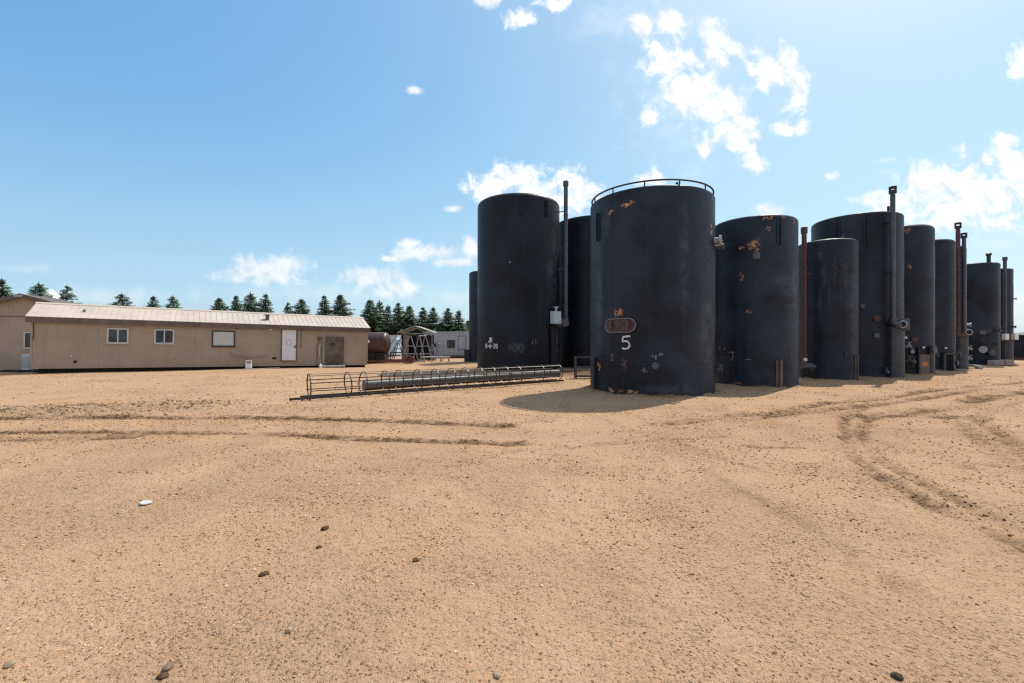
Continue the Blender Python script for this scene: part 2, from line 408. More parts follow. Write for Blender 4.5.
# wheel ruts, as ground paths (metres): (path, width, depth, dampness)
def rut(pts, w, d, damp_shade): return ([G(*p) for p in pts], w, d, damp_shade)
RUTS = [
 rut([(-60,421),(0,420),(90,418.5),(200,418),(300,418.5),(380,420),(440,422.5),(505,425.5)], 0.30, 0.045, 1.0),
 rut([(-60,433),(0,433),(100,432.3),(230,432.6),(300,435),(360,438.5),(430,441),(520,443)], 0.24, 0.035, 0.95),
 rut([(-60,440),(0,440),(60,438),(130,437)], 0.3, 0.03, 0.6),
 rut([(865,407),(852,413),(845,419),(843,427),(845,435),(852,451),(862,462),(877,473),(892,482),(907,490),(927,500),(945,510),(962,518),(980,527),(1000,536),(1045,556)], 0.17, 0.035, 0.34),
 rut([(895,409),(876,417),(864,425),(861,434),(868,445),(882,460),(900,470),(919,480),(947,494),(965,503),(982,511),(1000,520),(1045,543)], 0.17, 0.028, 0.28),
 rut([(660,424),(736,416),(786,411),(820,404),(870,400),(895,396.5),(944,389),(1040,381)], 0.3, 0.05, 0.6),
 rut([(735,421),(790,414),(830,409),(865,406),(895,402),(925,398),(980,389)], 0.3, 0.05, 0.55),
 rut([(850,417),(895,415),(924,410.5),(945,407),(959,406),(975,401),(999,395.5),(1030,392)], 0.4, 0.06, 0.8),
 rut([(1060,470),(1026,456),(1009,441),(994,430),(982,422),(984,414),(994,409),(1010,404),(1045,398)], 0.22, 0.03, 0.28),
 rut([(1060,490),(1040,477),(1014,464),(994,452),(979,440),(969,432),(960,424)], 0.2, 0.028, 0.24),
 rut([(940,418),(953,416),(966,417)], 0.25, 0.04, 0.7),
 rut([(965,467),(978,465),(992,465)], 0.2, 0.03, 0.6),
 rut([(752,446),(775,447),(800,446.5)], 0.08, 0.015, 0.4),
 rut([(560,404),(600,418),(640,432),(700,450),(760,470)], 0.22, 0.015, 0.10),
 rut([(500,452),(560,447),(640,441),(720,436)], 0.2, 0.015, 0.15),
 rut([(705,470),(760,500),(830,540),(900,585)], 0.16, 0.012, 0.12),
]
HEAPS = [(*G(112, 410), 1.6, 1.2, 0.13), (*G(188, 407), 1.3, 1.3, 0.15), (*G(30, 414), 2.4, 0.8, 0.10), (*G(-20, 412), 2.0, 0.8, 0.08), (*G(78, 408), 0.8, 0.8, 0.05)]
def seg_dist(X, Y, pts):
    best = np.full(X.shape, 1e9)
    for (ax, ay), (bx, by) in zip(pts[:-1], pts[1:]):
        dx, dy = bx - ax, by - ay; L2 = dx * dx + dy * dy + 1e-9
        t = np.clip(((X - ax) * dx + (Y - ay) * dy) / L2, 0, 1)
        best = np.minimum(best, np.hypot(X - ax - t * dx, Y - ay - t * dy))
    return best
def smooth_path(p, k=5):
    out = []
    for i in range(len(p) - 1):
        p0 = p[max(0, i - 1)]; p1 = p[i]; p2 = p[i + 1]; p3 = p[min(len(p) - 1, i + 2)]
        for j in range(k):
            t = j / k
            out.append(tuple(0.5 * (2 * b + (c - a) * t + (2 * a - 5 * b + 4 * c - d) * t * t + (3 * b - a - 3 * c + d) * t ** 3) for a, b, c, d in zip(p0, p1, p2, p3)))
    out.append(p[-1]); return out
RUTS = [(smooth_path(p), w, d, q) for p, w, d, q in RUTS]
FEET = [(-2.25, 41.1, 1.62), (.43, 30.2, 2.71), (5.95, 33, 2.8), (5.19, 17.05, 2.22), (10.34, 19.48, 1.63), (15.43, 22.31, 1.25), (18.64, 24.71, 2.01), (22.19, 26.07, 1.5), (26.33, 28.86, 1.3), (29.31, 30.89, 1.1), (36.72, 36.25, 1.5), (40.23, 38.12, 1.2)]
def ground_fields(X, Y):
    base = 0.07 * np.exp(-((X + 25.4) ** 2 + (Y - 24) ** 2) / 90) - 0.12 * np.exp(-((X + 9.5) ** 2 + (Y - 35) ** 2) / 30)
    near = np.exp(-(np.maximum(0, np.hypot(X, Y) - 60) / 60) ** 2)
    z = base + near * (0.04 * fbm(X / 5, Y / 5, 3, 3) + 0.014 * fbm(X / 0.9, Y / 0.9, 11, 4, 0.55))
    clod = fbm(X / 0.16, Y / 0.16, 23, 3, 0.6)
    rough = np.clip(0.45 + 1.6 * fbm(X / 2.6, Y / 2.6, 31, 3), 0, 1)
    z = z + near * (0.020 * clod * rough + 0.010 * fbm(X / 0.085, Y / 0.085, 29, 2, 0.6) * np.clip(rough + .3, 0, 1))
    damp_shade = np.zeros_like(X); stony = np.clip(0.25 + 1.2 * fbm(X / .9, Y / .9, 57, 4), 0, 1)
    for pts, w, d, q in RUTS:
        xs = [p[0] for p in pts]; ys = [p[1] for p in pts]
        sel = (X > min(xs) - 1) & (X < max(xs) + 1) & (Y > min(ys) - 1) & (Y < max(ys) + 1)
        if not sel.any(): continue
        x, y = X[sel], Y[sel]
        wob = 0.10 * fbm(x / 0.5, y / 0.5, 71, 3)
        D = seg_dist(x, y, pts) + wob
        brk = np.clip(0.75 + 1.8 * fbm(x / 1.3, y / 1.3, 83, 3), 0.1, 1.2)
        u = D / (w * 0.5)
        trough = np.exp(-u ** 4); ridge = np.exp(-((u - 1.7) / 0.55) ** 2)
        lump = fbm(x / 0.11, y / 0.11, 91, 3, 0.6)
        z[sel] += brk * (-d * trough + d * 0.28 * ridge * (0.6 + 1.2 * np.clip(lump + 0.3, 0, 1)) + 0.30 * d * lump * (trough + ridge))
        damp_shade[sel] = np.maximum(damp_shade[sel], np.clip(2.3 * q * brk * (np.exp(-(u / 1.25) ** 2)) * (0.85 + 1.3 * lump), 0, 1))
    for fx, fy, fr in FEET:
        if not ((np.abs(X - fx) < fr + 2) & (np.abs(Y - fy) < fr + 2)).any(): continue
        e = np.exp(-((np.hypot(X - fx, Y - fy) - fr) / .28) ** 2)
        z = z + e * np.clip(.05 + .10 * fbm(X / .5, Y / .5, 77, 3), 0, .12); stony = np.maximum(stony, np.clip(e * 1.3, 0, 1)); damp_shade = np.maximum(damp_shade, np.clip(e * (.35 + 1.0 * fbm(X / .7, Y / .7, 78, 3)), 0, .8))
    tank_shade = np.exp(-((X - 4.2) / 1.9) ** 2 - ((Y - 25.5) / 2.6) ** 2); damp_shade = np.maximum(damp_shade, np.clip(1.7 * tank_shade + 1.2 * tank_shade * fbm(X / .6, Y / .6, 44, 3), 0, 1))   # shade between the tanks, painted as darker soil colour
    for hx, hy, sx, sy, hh in HEAPS:
        g = np.exp(-(((X - hx) / sx) ** 2 + ((Y - hy) / sy) ** 2) * 1.6)
        z = z + hh * g * (0.8 + 0.9 * fbm(X / 0.3, Y / 0.3, 13, 3)); stony = np.maximum(stony, np.clip(g * 1.6, 0, 1))
    return z, damp_shade, stony
def axis_samples(core0, core1, step, far0, far1, grow):
    a = list(np.arange(core0, core1, step)); s = step; x = a[-1]
    while x < far1: s = min(s * grow, 400); x += s; a.append(x)
    s = step; x = core0; lo = []
    while x > far0: s = min(s * grow, 400); x -= s; lo.append(x)
    return np.array(lo[::-1] + a)
gx = axis_samples(-6.5, 7.0, 0.045, -3000, 3000, 1.022)
gy = axis_samples(1.6, 13.0, 0.045, -400, 4000, 1.018)
def ground_mat():
    m, t, b = mat_new('sandy_yard')
    P = t.node('ShaderNodeNewGeometry').outputs['Position']
    damp_shade = t.node('ShaderNodeAttribute', attribute_name='damp_shade').outputs['Fac']
    stony = t.node('ShaderNodeAttribute', attribute_name='stony').outputs['Fac']
    n0 = t.noise(P, 0.16, 4, 0.55); n1 = t.noise(P, 1.1, 5, 0.6); n2 = t.noise(P, 9, 5, 0.65); n3 = t.noise(P, 70, 4, 0.7)
    c = t.mix(t.ramp(n0, 0.3, 0.7), G_A, G_B)
    c = t.mix(t.math('MULTIPLY', t.ramp(n1, 0.4, 0.7), 0.55), c, G_C)
    c = t.mix(t.math('MULTIPLY', t.ramp(n2, 0.5, 0.72), 0.45), c, G_D)
    n4_ = t.noise(P, 16, 4, 0.7)
    n5 = t.noise(P, 0.45, 5, 0.62, 0.5)
    c = t.mix(t.math('MULTIPLY', t.ramp(n5, 0.50, 0.68), 0.14), c, (0.40, 0.23, 0.12))
    v = t.node('ShaderNodeTexVoronoi', {'Vector': P, 'Scale': 42.0, 'Randomness': 1.0})
    vr = t.sep(v.outputs['Color'])
    peb = t.math('MULTIPLY', t.ramp(v.outputs['Distance'], 0.28, 0.42, 1, 0), t.ramp(t.math('ADD', vr[0], t.math('MULTIPLY', stony, 0.30)), 0.80, 0.84))
    pc = t.mix(vr[1], (0.20, 0.115, 0.058), (0.55, 0.40, 0.26))
    c = t.mix(peb, c, pc)
    v2 = t.node('ShaderNodeTexVoronoi', {'Vector': P, 'Scale': 110.0, 'Randomness': 1.0}); v2r = t.sep(v2.outputs['Color'])
    c = t.mix(t.math('MULTIPLY', t.ramp(v2r[0], 0.72, 0.78), 0.7), c, t.mix(v2r[1], (0.14, 0.078, 0.04), (0.60, 0.44, 0.29)))
    c = t.mix(t.math('MULTIPLY', stony, 0.22), c, (0.36, 0.25, 0.15))
    c = t.mix(t.math('MULTIPLY', damp_shade, t.ramp(n4_, 0.35, 0.6, 0.45, 1.0)), c, (0.088, 0.048, 0.024))  # darkens wet soil, and the painted shade patch between the tanks
    t.put(b.inputs['Base Color'], c); b.inputs['Roughness'].default_value = 0.95; b.inputs['Specular IOR Level'].default_value = 0.05
    n4 = t.noise(P, 28, 4, 0.7)
    h = t.math('MULTIPLY_ADD', n2, 0.7, t.math('MULTIPLY_ADD', n3, 0.20, t.math('MULTIPLY_ADD', n4, 0.45, t.math('MULTIPLY', peb, 0.35))))
    h = t.math('MULTIPLY', h, t.ramp(t.math('ADD', t.math('MULTIPLY', stony, 0.6), n1), 0.3, 1.0, 0.75, 1.12))
    bp = t.node('ShaderNodeBump', {'Height': h, 'Strength': 1.0, 'Distance': 0.055}); t.l.new(bp.outputs[0], b.inputs['Normal'])
    return m
G_A = (0.465, 0.282, 0.162); G_B = (0.515, 0.330, 0.194); G_C = (0.555, 0.374, 0.232); G_D = (0.34, 0.198, 0.110)
def make_ground():
    X, Y = np.meshgrid(gx, gy); nx, ny = len(gx), len(gy)
    z, damp_shade, stony = ground_fields(X, Y)
    co = np.stack([X, Y, z], -1).reshape(-1, 3).astype(np.float32)
    i = np.arange(nx * ny).reshape(ny, nx)
    q = np.stack([i[:-1, :-1], i[:-1, 1:], i[1:, 1:], i[1:, :-1]], -1).reshape(-1, 4).astype(np.int32)
    me = bpy.data.meshes.new('ground'); me.vertices.add(len(co)); me.vertices.foreach_set('co', co.ravel())
    me.loops.add(q.size); me.loops.foreach_set('vertex_index', q.ravel())
    me.polygons.add(len(q)); me.polygons.foreach_set('loop_start', np.arange(0, q.size, 4, dtype=np.int32))
    me.polygons.foreach_set('use_smooth', np.ones(len(q), dtype=bool))
    me.update(calc_edges=True)
    for nm, arr in (('damp_shade', damp_shade), ('stony', stony)):
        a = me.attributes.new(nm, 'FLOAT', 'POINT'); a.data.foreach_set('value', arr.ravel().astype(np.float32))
    me.materials.append(ground_mat())
    o = bpy.data.objects.new('ground', me); COL.objects.link(o); tag(o, 'bare sandy yard of packed earth with wheel ruts', 'ground', kind='structure')
make_ground()
def gz(x, y): return float(ground_fields(np.array([[float(x)]]), np.array([[float(y)]]))[0][0, 0])

# ------------------------------------------------------------------ storage tanks
def cyl(r, th, z, out=0.0):
    a = R(th); return Vector(((r + out) * math.sin(a), -(r + out) * math.cos(a), z))
def radial(th):
    """rotation whose local -Y looks out of the shell at angle th, X along the shell"""
    return Matrix.Rotation(R(th), 3, 'Z')
def ribbon(r, th, z, strokes, w, mat, parent, name='painted_mark', out=0.004):
    """hand painted strokes wrapped round the shell, strokes in metres from (th, z)"""
    mb = MB(); k = 0
    for st in strokes:
        st = [Vector((a, b)) for a, b in st]; L = []; Rr = []
        for i, p in enumerate(st):
            a = st[max(0, i - 1)]; b = st[min(len(st) - 1, i + 1)]
            t = (b - a).normalized(); n = Vector((-t.y, t.x)); ww = w * (0.5 + 0.10 * math.sin(i * 2.3 + th))
            L.append(p + n * ww); Rr.append(p - n * ww)
        vs = []; o = out + k * 0.0012; k += 1
        for a, b in zip(L, Rr):
            for q in (a, b): vs.append(cyl(r, th + math.degrees(q.x / r), z + q.y, o))
        mb.add(vs, [(2 * i, 2 * i + 1, 2 * i + 3, 2 * i + 2) for i in range(len(st) - 1)])
    return mb.build(name, mat, parent, fix=False)
GLYPH = {'J': [[(.9, 1), (.9, .25), (.7, 0), (.3, 0), (.1, .25)]], 'B': [[(.1, 0), (.1, 1)], [(.1, 1), (.7, .95), (.85, .78), (.7, .55), (.1, .52)], [(.7, .52), (.95, .30), (.75, .04), (.1, 0)]],
  '-': [[(.1, .5), (.9, .5)]], '6': [[(.8, .95), (.4, .9), (.1, .4), (.3, .03), (.75, .03), (.9, .3), (.7, .55), (.2, .5)]], '2': [[(.1, .8), (.3, 1), (.75, .97), (.85, .7), (.1, .02), (.95, 0)]],
  '0': [[(.5, 1), (.15, .75), (.12, .25), (.5, 0), (.88, .25), (.85, .75), (.5, 1)]], '4': [[(.7, 0), (.72, 1), (.05, .35), (.95, .33)]]}
def stencil(r, th, z, text, h, adv, w, mat, parent):
    """painted characters drawn as brush strokes on the shell"""
    st = []; n = len(text); x = -adv * n / 2
    for ch in text:
        for g in GLYPH[ch]: st.append([(x + adv * .86 * a, h * (b - .5)) for a, b in g])
        x += adv
    return ribbon(r, th, z, st, w, mat, parent, 'painted_lettering')
def shell(r, H, mat, parent, shoulder=0.16, skirt=True, name='shell'):
    prof = [(r, -0.12)]
    k = 10
    for i in range(1, k): prof.append((r + 0.006 * math.sin(i * 1.9), H * i / k * 0.97))
    for i in range(7):
        a = i / 6 * math.pi / 2; prof.append((r - shoulder * (1 - math.cos(a)), H - shoulder + shoulder * math.sin(a)))
    prof += [(r * 0.55, H + r * 0.07), (0.05, H + r * 0.12)]
    mb = MB(); mb.lathe(prof, 128)
    return mb.build(name, mat, parent, smooth=True)
def chime(r, parent, mat, z=0.0):
    mb = MB(); mb.lathe([(r + 0.002, z - 0.12), (r + 0.05, z - 0.12), (r + 0.05, z + 0.03), (r + 0.002, z + 0.035)], 96)
    return mb.build('base_ring', mat, parent, smooth=True)
def lug(r, th, z0, z1, parent, mat=None, w=0.09, d=0.11):
    mb = MB(); Mx = radial(th)
    mb.box(cyl(r, th, (z0 + z1) / 2, d / 2 - 0.02), (w * 0.25, d, z1 - z0), m=Mx)
    mb.box(cyl(r, th, (z0 + z1) / 2, 0.012), (w * 1.6, 0.03, (z1 - z0) * 0.94), m=Mx)
    return mb.build('lifting_lug', mat or M['black'], parent)
def flange(r, th, z, rad, parent, mat=None, ln=0.14, bolts=8, name='flange'):
    """nozzle: short pipe, flange disc, bolts"""
    mb = MB(); a = cyl(r, th, z, -0.03); b = cyl(r, th, z, ln); d = (b - a).normalized()
    mb.tube([a, b], rad * 0.62, 16)
    mb.tube([b - d * 0.03, b + d * 0.015], rad, 20)
    mb.tube([b + d * 0.010, b + d * 0.03], rad * 0.55, 16)
    u = Vector((0, 0, 1)); w = d.cross(u)
    for k in range(bolts):
        t = 2 * math.pi * k / bolts; p = b + (u * math.cos(t) + w * math.sin(t)) * rad * 0.8
        mb.tube([p, p + d * 0.035], rad * 0.09, 6)
    return mb.build(name, mat or M['midflange'], parent, smooth=True)
def valve(r, th, z, parent, sc=1.0, mat=None, name='valve'):
    """pipe stub with valve body, bonnet and handwheel"""
    mb = MB(); a = cyl(r, th, z, -0.03); b = cyl(r, th, z, 0.34 * sc); d = (b - a).normalized()
    mb.tube([a, b], 0.05 * sc, 12)
    for q in (0.12, 0.28): p = cyl(r, th, z, q * sc); mb.tube([p - d * 0.015, p + d * 0.015], 0.105 * sc, 14)
    p = cyl(r, th, z, 0.20 * sc); mb.tube([p, p + Vector((0, 0, 0.22 * sc))], [0.07 * sc, 0.03 * sc], 10)
    top = p + Vector((0, 0, 0.24 * sc)); ring = [top + Vector((math.cos(t), math.sin(t), 0)) * 0.12 * sc for t in [2 * math.pi * k / 16 for k in range(16)]]
    mb.tube(ring, 0.014 * sc, 6, closed=True); mb.tube([ring[0], ring[8]], 0.009 * sc, 6); mb.tube([ring[4], ring[12]], 0.009 * sc, 6)
    return mb.build(name, mat or M['midflange'], parent, smooth=True)
def light_box(r, th, z, parent, s=0.15):
    mb = MB(); mb.bbox(cyl(r, th, z, s * 0.5), (s * 1.3, s, s), 0.02, R(th)); mb.box(cyl(r, th, z + s * 0.62, s * 0.5), (s * 1.5, s * 1.1, s * 0.12), m=radial(th))
    return mb.build('gauge_box', M['litter'], parent)
def stack_pipe(parent, x, y, z0, z1, rad, mat, cap='box', bracket=None, name='exhaust_stack'):
    mb = MB(); mb.tube([(x, y, z0 + (z1 - z0) * i / 6) for i in range(7)], rad, 20)
    for z in np.arange(z0 + 2.2, z1 - 0.6, 2.2): mb.tube([(x, y, z - 0.03), (x, y, z + 0.03)], rad * 1.16, 20)
    if bracket:
        for (bz, tx, ty) in bracket: mb.tube([(x, y, bz), (tx, ty, bz)], 0.035, 8)
    o = mb.build(name, mat, parent, smooth=True)
    c = MB()
    if cap == 'box':       # square rain hood, open through two sides, turned to the yard
        w = rad * 1.40; hh = rad * 3.0; a = math.atan2(-(y + parent.location.y), -(x + parent.location.x)) + math.pi / 2; Mx = Matrix.Rotation(a, 3, 'Z')
        def bx(q, size): c.box(Mx @ Vector(q) + Vector((x, y, z1)), size, m=Mx)
        for sx in (-1, 1): bx((sx * (w - 0.04), 0, hh / 2), (0.10, w * 1.6, hh))
        bx((0, 0, hh - 0.035), (w * 2 - .181, w * 1.6, 0.10)); bx((0, 0, 0.07), (w * 2 - 0.181, w * 1.6, 0.14))
    elif cap == 'collar':
        c.lathe([(rad * 0.95, z1 - 0.30), (rad * 1.35, z1 - 0.28), (rad * 1.35, z1), (rad * 1.05, z1 + 0.015)], 20, off=(x, y, 0))
    else:
        c.lathe([(rad * 1.02, z1 - 0.02), (rad * 1.5, z1 + 0.05), (rad * 1.5, z1 + 0.16), (rad * 0.4, z1 + 0.24)], 20, off=(x, y, 0))
    c.build('stack_cap', mat if cap != 'box' else M['black'], o, smooth=True)
    return o
def burner_housing(parent, r, th, z1, w, d, mat):
    mb = MB(); Mx = radial(th)
    n = 14; prof = []
    for i in range(n + 1):       # rounded front wall of an insulated housing
        a = math.pi * i / n; prof.append((-math.cos(a) * w / 2, -d * 0.45 - math.sin(a) * d * 0.55))
    poly = [(-w / 2, 0.25)] + prof + [(w / 2, 0.25)]
    vs = []; 
    for z in (-0.1, z1):
        for (px, py) in poly: vs.append(Mx @ Vector((px, py - r + 0.0, z)))
    k = len(poly); fs = [tuple(range(k)), tuple(range(k, 2 * k))] + [(i, (i + 1) % k, (i + 1) % k + k, i + k) for i in range(k)]
    mb.add(vs, fs)
    o = mb.build('burner_housing', mat, parent, smooth=True)
    c = MB(); vs = []
    for z in (z1 + 0.003, z1 + 0.06):
        for (px, py) in poly: vs.append(Mx @ Vector((px * 1.05, py * 1.03 - r, z)))
    c.add(vs, fs); c.build('housing_lid', M['black'], o)
    return o
def flame_arrestor(parent, p, axis, rad, mat=None):
    """open ended drum with a pale rim"""
    p = Vector(p); d = Vector(axis).normalized(); L = rad * 1.5
    mb = MB(); mb.tube([p, p + d * L], rad, 24); mb.tube([p - d * 0.05, p + d * 0.03], rad * 1.15, 24)
    o = mb.build('flame_arrestor', mat or M['midflange'], parent, smooth=True)
    u = d.orthogonal().normalized(); w = d.cross(u); c = MB()
    c.tube([p + d * (L + 0.01) + (u * math.cos(2 * math.pi * k / 24) + w * math.sin(2 * math.pi * k / 24)) * rad * 0.78 for k in range(24)], rad * 0.20, 8, closed=True)
    c.build('rim', M['paleflange'], o, smooth=True)
    c = MB(); c.tube([p + d * (L + 0.004), p + d * (L + 0.012)], rad * 0.62, 20); c.build('opening', M['hole'], o)
    return o
TG = 'black upright storage tanks standing in the yard'
def tank(label, x, y, r, H, spots=(), **kw):
    sh = kw.pop('shoulder', 0.16)
    root = thing('storage_tank', label, 'storage tank', (x, y, 0), group=TG)
    m = tank_mat(r, spots, seed=x * 3.1, **kw)
    shell(r, H, m, root, sh); chime(r, root, m)
    return root, m

# far sliver behind the tank at the left end
t, m = tank('short far tank half hidden behind the leftmost tall tank', -2.25, 41.1, 1.62, 8.0)
mb = MB(); mb.bbox((-1.75, -0.35, 0.5), (0.5, 0.6, 1.05), 0.03); mb.box((-1.75, -0.35, 1.05), (0.6, 0.7, 0.06)); mb.build('valve_box', M['black'], t)
# the tall one at the left end of the row
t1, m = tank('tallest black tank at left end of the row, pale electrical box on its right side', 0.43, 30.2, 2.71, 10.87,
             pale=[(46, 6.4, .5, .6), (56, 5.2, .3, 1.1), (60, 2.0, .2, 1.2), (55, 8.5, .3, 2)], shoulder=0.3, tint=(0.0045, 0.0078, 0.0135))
lug(2.71, 1.1, 9.4, 10.5, t1, m, 0.2); lug(2.71, 38.8, 9.5, 10.5, t1, m, 0.2)
stencil(2.71, -41.0, 1.90, 'JB', .27, .20, .055, M['whitepaint'], t1)
stencil(2.71, -39.0, 1.52, 'B-6-20', .27, .17, .055, M['whitepaint'], t1)
stencil(2.71, -4.5, 1.42, '400', .52, .36, .15, M['fadepaint'], t1)
ribbon(2.71, 19.5, 1.75, [[(-.14, .06), (-.06, .12), (-.02, 0), (-.1, -.1), (-.16, -.02)], [(.06, .16), (.14, .15), (.1, .02), (.16, -.06), (.06, -.12)]], 0.035, M['fadepaint2'], t1)
ribbon(2.71, -30.5, 1.25, [[(0, .25), (.06, .12), (.05, -.1), (.08, -.3)]], 0.05, M['fadepaint'], t1)
mb = MB(); mb.bbox(cyl(2.71, 51, 3.28, 0.24), (0.62, 0.40, 0.78), 0.03, R(40)); eb = mb.build('electrical_box', M['ebox'], t1)
mb = MB(); mb.bbox(cyl(2.71, 51, 3.28, 0.24) + Matrix.Rotation(R(40), 3, 'Z') @ Vector((0, -0.215, 0)), (0.50, 0.03, 0.66), 0.01, R(40)); mb.build('box_door', M['ebox'], eb)
mb = MB(); p = cyl(2.71, 51, 3.72, 0.26); mb.tube([p, p + Vector((0, 0, .18))], 0.07, 10); mb.tube([p + Vector((0, 0, .18)), p + Vector((0, 0, .24))], 0.16, 12); mb.build('conduit_cap', M['ebox'], eb)
mb = MB(); mb.box(cyl(2.71, 53, 1.55, 0.05), (0.75, 0.12, 2.6), m=radial(53)); mb.build('cable_cover', m, t1)
sx, sy = 2.98, -1.35
stack_pipe(t1, sx, sy, 3.2, 11.95, 0.13, M['stack'], 'collar', [(10.05, 2.3, -1.1), (6.4, 2.3, -1.1)])
mb = MB(); mb.tube([(sx, sy, 3.3), (sx, sy - .02, 3.05), (sx - .12, sy - .05, 2.9), (2.2, -1.3, 2.88)], 0.16, 14); mb.tube([(sx - .05, sy - .35, 2.95), (sx - .05, sy + .2, 2.95)], 0.22, 16); mb.build('stack_elbow', M['midflange'], t1, smooth=True)
flange(2.71, 62, 3.0, 0.2, t1, M['paleflange'], 0.45)
flange(2.71, -11.7, 6.58, 0.05, t1, M['paleflange'], 0.05, 4)
# behind, between the tall one and number 5
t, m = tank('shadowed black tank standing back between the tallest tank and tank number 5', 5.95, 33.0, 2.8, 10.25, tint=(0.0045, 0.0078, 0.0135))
lug(2.8, -35, 8.7, 9.9, t, m, 0.15)
# number 5
t5, m5 = tank('big black tank with white number 5, oval manway and guard rail round its top', 5.19, 17.05, 2.22, 6.94,
    [(-36.8, 6.42, .25, .12), (-52.9, 6.25, .12, .07), (46.5, 5.62, .12, .26), (-45, 2.80, .20, .13), (-68.6, .92, .09, .24), (-52.9, .12, .13, .07), (-43, .12, .1, .06), (-33, .12, .20, .07), (-22, .84, .08, .07)],
    pale=[(-70, 3.5, .3, 2.2), (12, 4.5, .2, 2.2), (40, 2.2, .6, 1.4), (-60, 6.0, .25, 0.8), (2, .25, 1.2, .2)], shoulder=0.10, streaks=0.55)
def oval(r, th, z, w, h, out, n=24):
    a = (w - h) / 2; q = []
    for i in range(n):
        ang = 2 * math.pi * i / n; s_ = a if math.cos(ang) >= 0 else -a
        u = s_ + math.cos(ang) * h / 2; v = math.sin(ang) * h / 2
        q.append(cyl(r, th + math.degrees(u / r), z + v, out))
    return q
mb = MB(); k = 40; A = oval(2.22, -42.9, 2.34, 1.10, .46, -.02, k); B = oval(2.22, -42.9, 2.34, 1.10, .46, .10, k)
mb.add(A + B, [tuple(range(k, 2 * k))] + [(i, (i + 1) % k, (i + 1) % k + k, i + k) for i in range(k)])
mw = mb.build('manway', M['maroon'], t5)
mb = MB(); mb.tube(oval(2.22, -42.9, 2.34, 1.10, .46, .105, k), 0.016, 8, closed=True); mb.build('manway_rim', M['fadepaint2'], mw, smooth=True)
for q in (-.30, .30):
    mb = MB(); mb.box(cyl(2.22, -42.9 + math.degrees(q / 2.22), 2.34, .135), (.05, .07, .30), m=radial(-42.9)); mb.build('clamp', M['brownplate'], mw)
ribbon(2.22, -39.6, .93, [[(-.08, .26), (.06, .20), (-.05, .10), (.07, 0), (-.04, -.10), (.08, -.20), (0, -.27)]], .15, M['maroon'], t5, 'worn_paint_patch')
ribbon(2.22, -37.7, 1.77, [[(.15, .21), (.02, .20), (-.11, .19)], [(-.11, .19), (-.12, .10), (-.13, .02), (-.04, .05), (.06, .03), (.12, -.04), (.12, -.13), (.06, -.20), (-.04, -.22), (-.14, -.19)]], 0.055, M['whitepaint'], t5, 'painted_number')
ribbon(2.22, -11.7, 1.30, [[(-.14, .09), (-.15, 0), (-.03, 0)], [(-.03, .07), (-.04, -.10)], [(.06, .02), (.08, .11), (.15, .12), (.19, .05)], [(.13, .12), (.13, .05)]], 0.032, M['fadepaint2'], t5)
ribbon(2.22, -51.8, 1.24, [[(-.06, .12), (.02, .12), (.03, .03), (-.03, -.02)], [(-.05, -.08), (.05, -.08)]], 0.03, M['fadepaint2'], t5)
flange(2.22, -13.3, 1.01, .115, t5, M['midflange'], .06)
flange(2.22, -22.2, .84, .06, t5, M['midflange'], .07, 6)
flange(2.22, 56, 5.30, .17, t5, M['paleflange'], .20)
flange(2.22, 62, 5.12, .11, t5, M['midflange'], .25)
valve(2.22, 62, .80, t5, .75)
lug(2.22, -71.3, 5.40, 6.40, t5, m5, .16); lug(2.22, -73.2, .05, 1.22, t5, m5, .16, .14)
nR = 72; rr = 2.16
mb = MB(); mb.tube([(rr * math.cos(2 * math.pi * i / nR), rr * math.sin(2 * math.pi * i / nR), 7.10) for i in range(nR)], .030, 8, closed=True)
gr_ = mb.build('guard_rail', M['black'], t5, smooth=True)
for k in range(12):
    a = R(30 * k + 8); mb = MB(); mb.tube([(rr * math.cos(a), rr * math.sin(a), 6.86), (rr * math.cos(a), rr * math.sin(a), 7.10)], .024, 8); mb.build('rail_post', M['black'], gr_, smooth=True)
mb = MB(); mb.tube([(.25, -2.05, 6.85), (.25, -2.05, 7.04)], .045, 10); mb.build('vent_pipe', M['black'], t5, smooth=True)
# the one to the right of number 5
t6, m = tank('black tank with orange rust flakes near its top, just right of tank number 5', 10.34, 19.48, 1.63, 6.83,
    [(-29.5, 5.62, .20, .20), (-24, 5.58, .12, .26), (-43.8, 5.58, .10, .08), (-10, 6.26, .11, .12), (-8.7, 6.66, .22, .07), (12.5, 6.68, .14, .05), (32.9, 6.55, .08, .09), (-42.5, 4.40, .06, .20), (-34.2, 2.98, .10, .04), (-50, .12, .3, .04)],
    pale=[(30, 3.6, .5, 1.2), (60, 2.5, .3, 1.5), (-23.7, .40, .22, .28), (10, 4.2, .6, .3)], streaks=0.5, tint=(0.0120, 0.0185, 0.032))
lug(1.63, 6.3, 5.6, 6.68, t6, m, .17); lug(1.63, 4.9, 0, 1.1, t6, M['brownplate'], .17, .12)
mb = MB(); mb.bbox(cyl(1.63, -24.9, 5.17, .07), (.26, .16, .28), .03, R(-25)); mb.build('junction_box', M['midflange'], t6)
ribbon(1.63, -76, 1.50, [[(-.12, .05), (-.02, .08), (-.10, -.06), (0, -.06)]], .035, M['fadepaint2'], t6)
ribbon(1.63, -69, 1.50, [[(-.05, .0), (.08, .01)]], .035, M['fadepaint2'], t6)
ribbon(1.63, -56.4, 1.20, [[(-.15, .15), (0, .17), (.13, .16)], [(.03, .15), (.05, 0), (.01, -.13), (-.08, -.17)]], .035, M['fadepaint2'], t6)
ribbon(1.63, -34.8, 1.08, [[(-.10, -.02), (0, .02), (.10, .0)]], .035, M['fadepaint2'], t6)
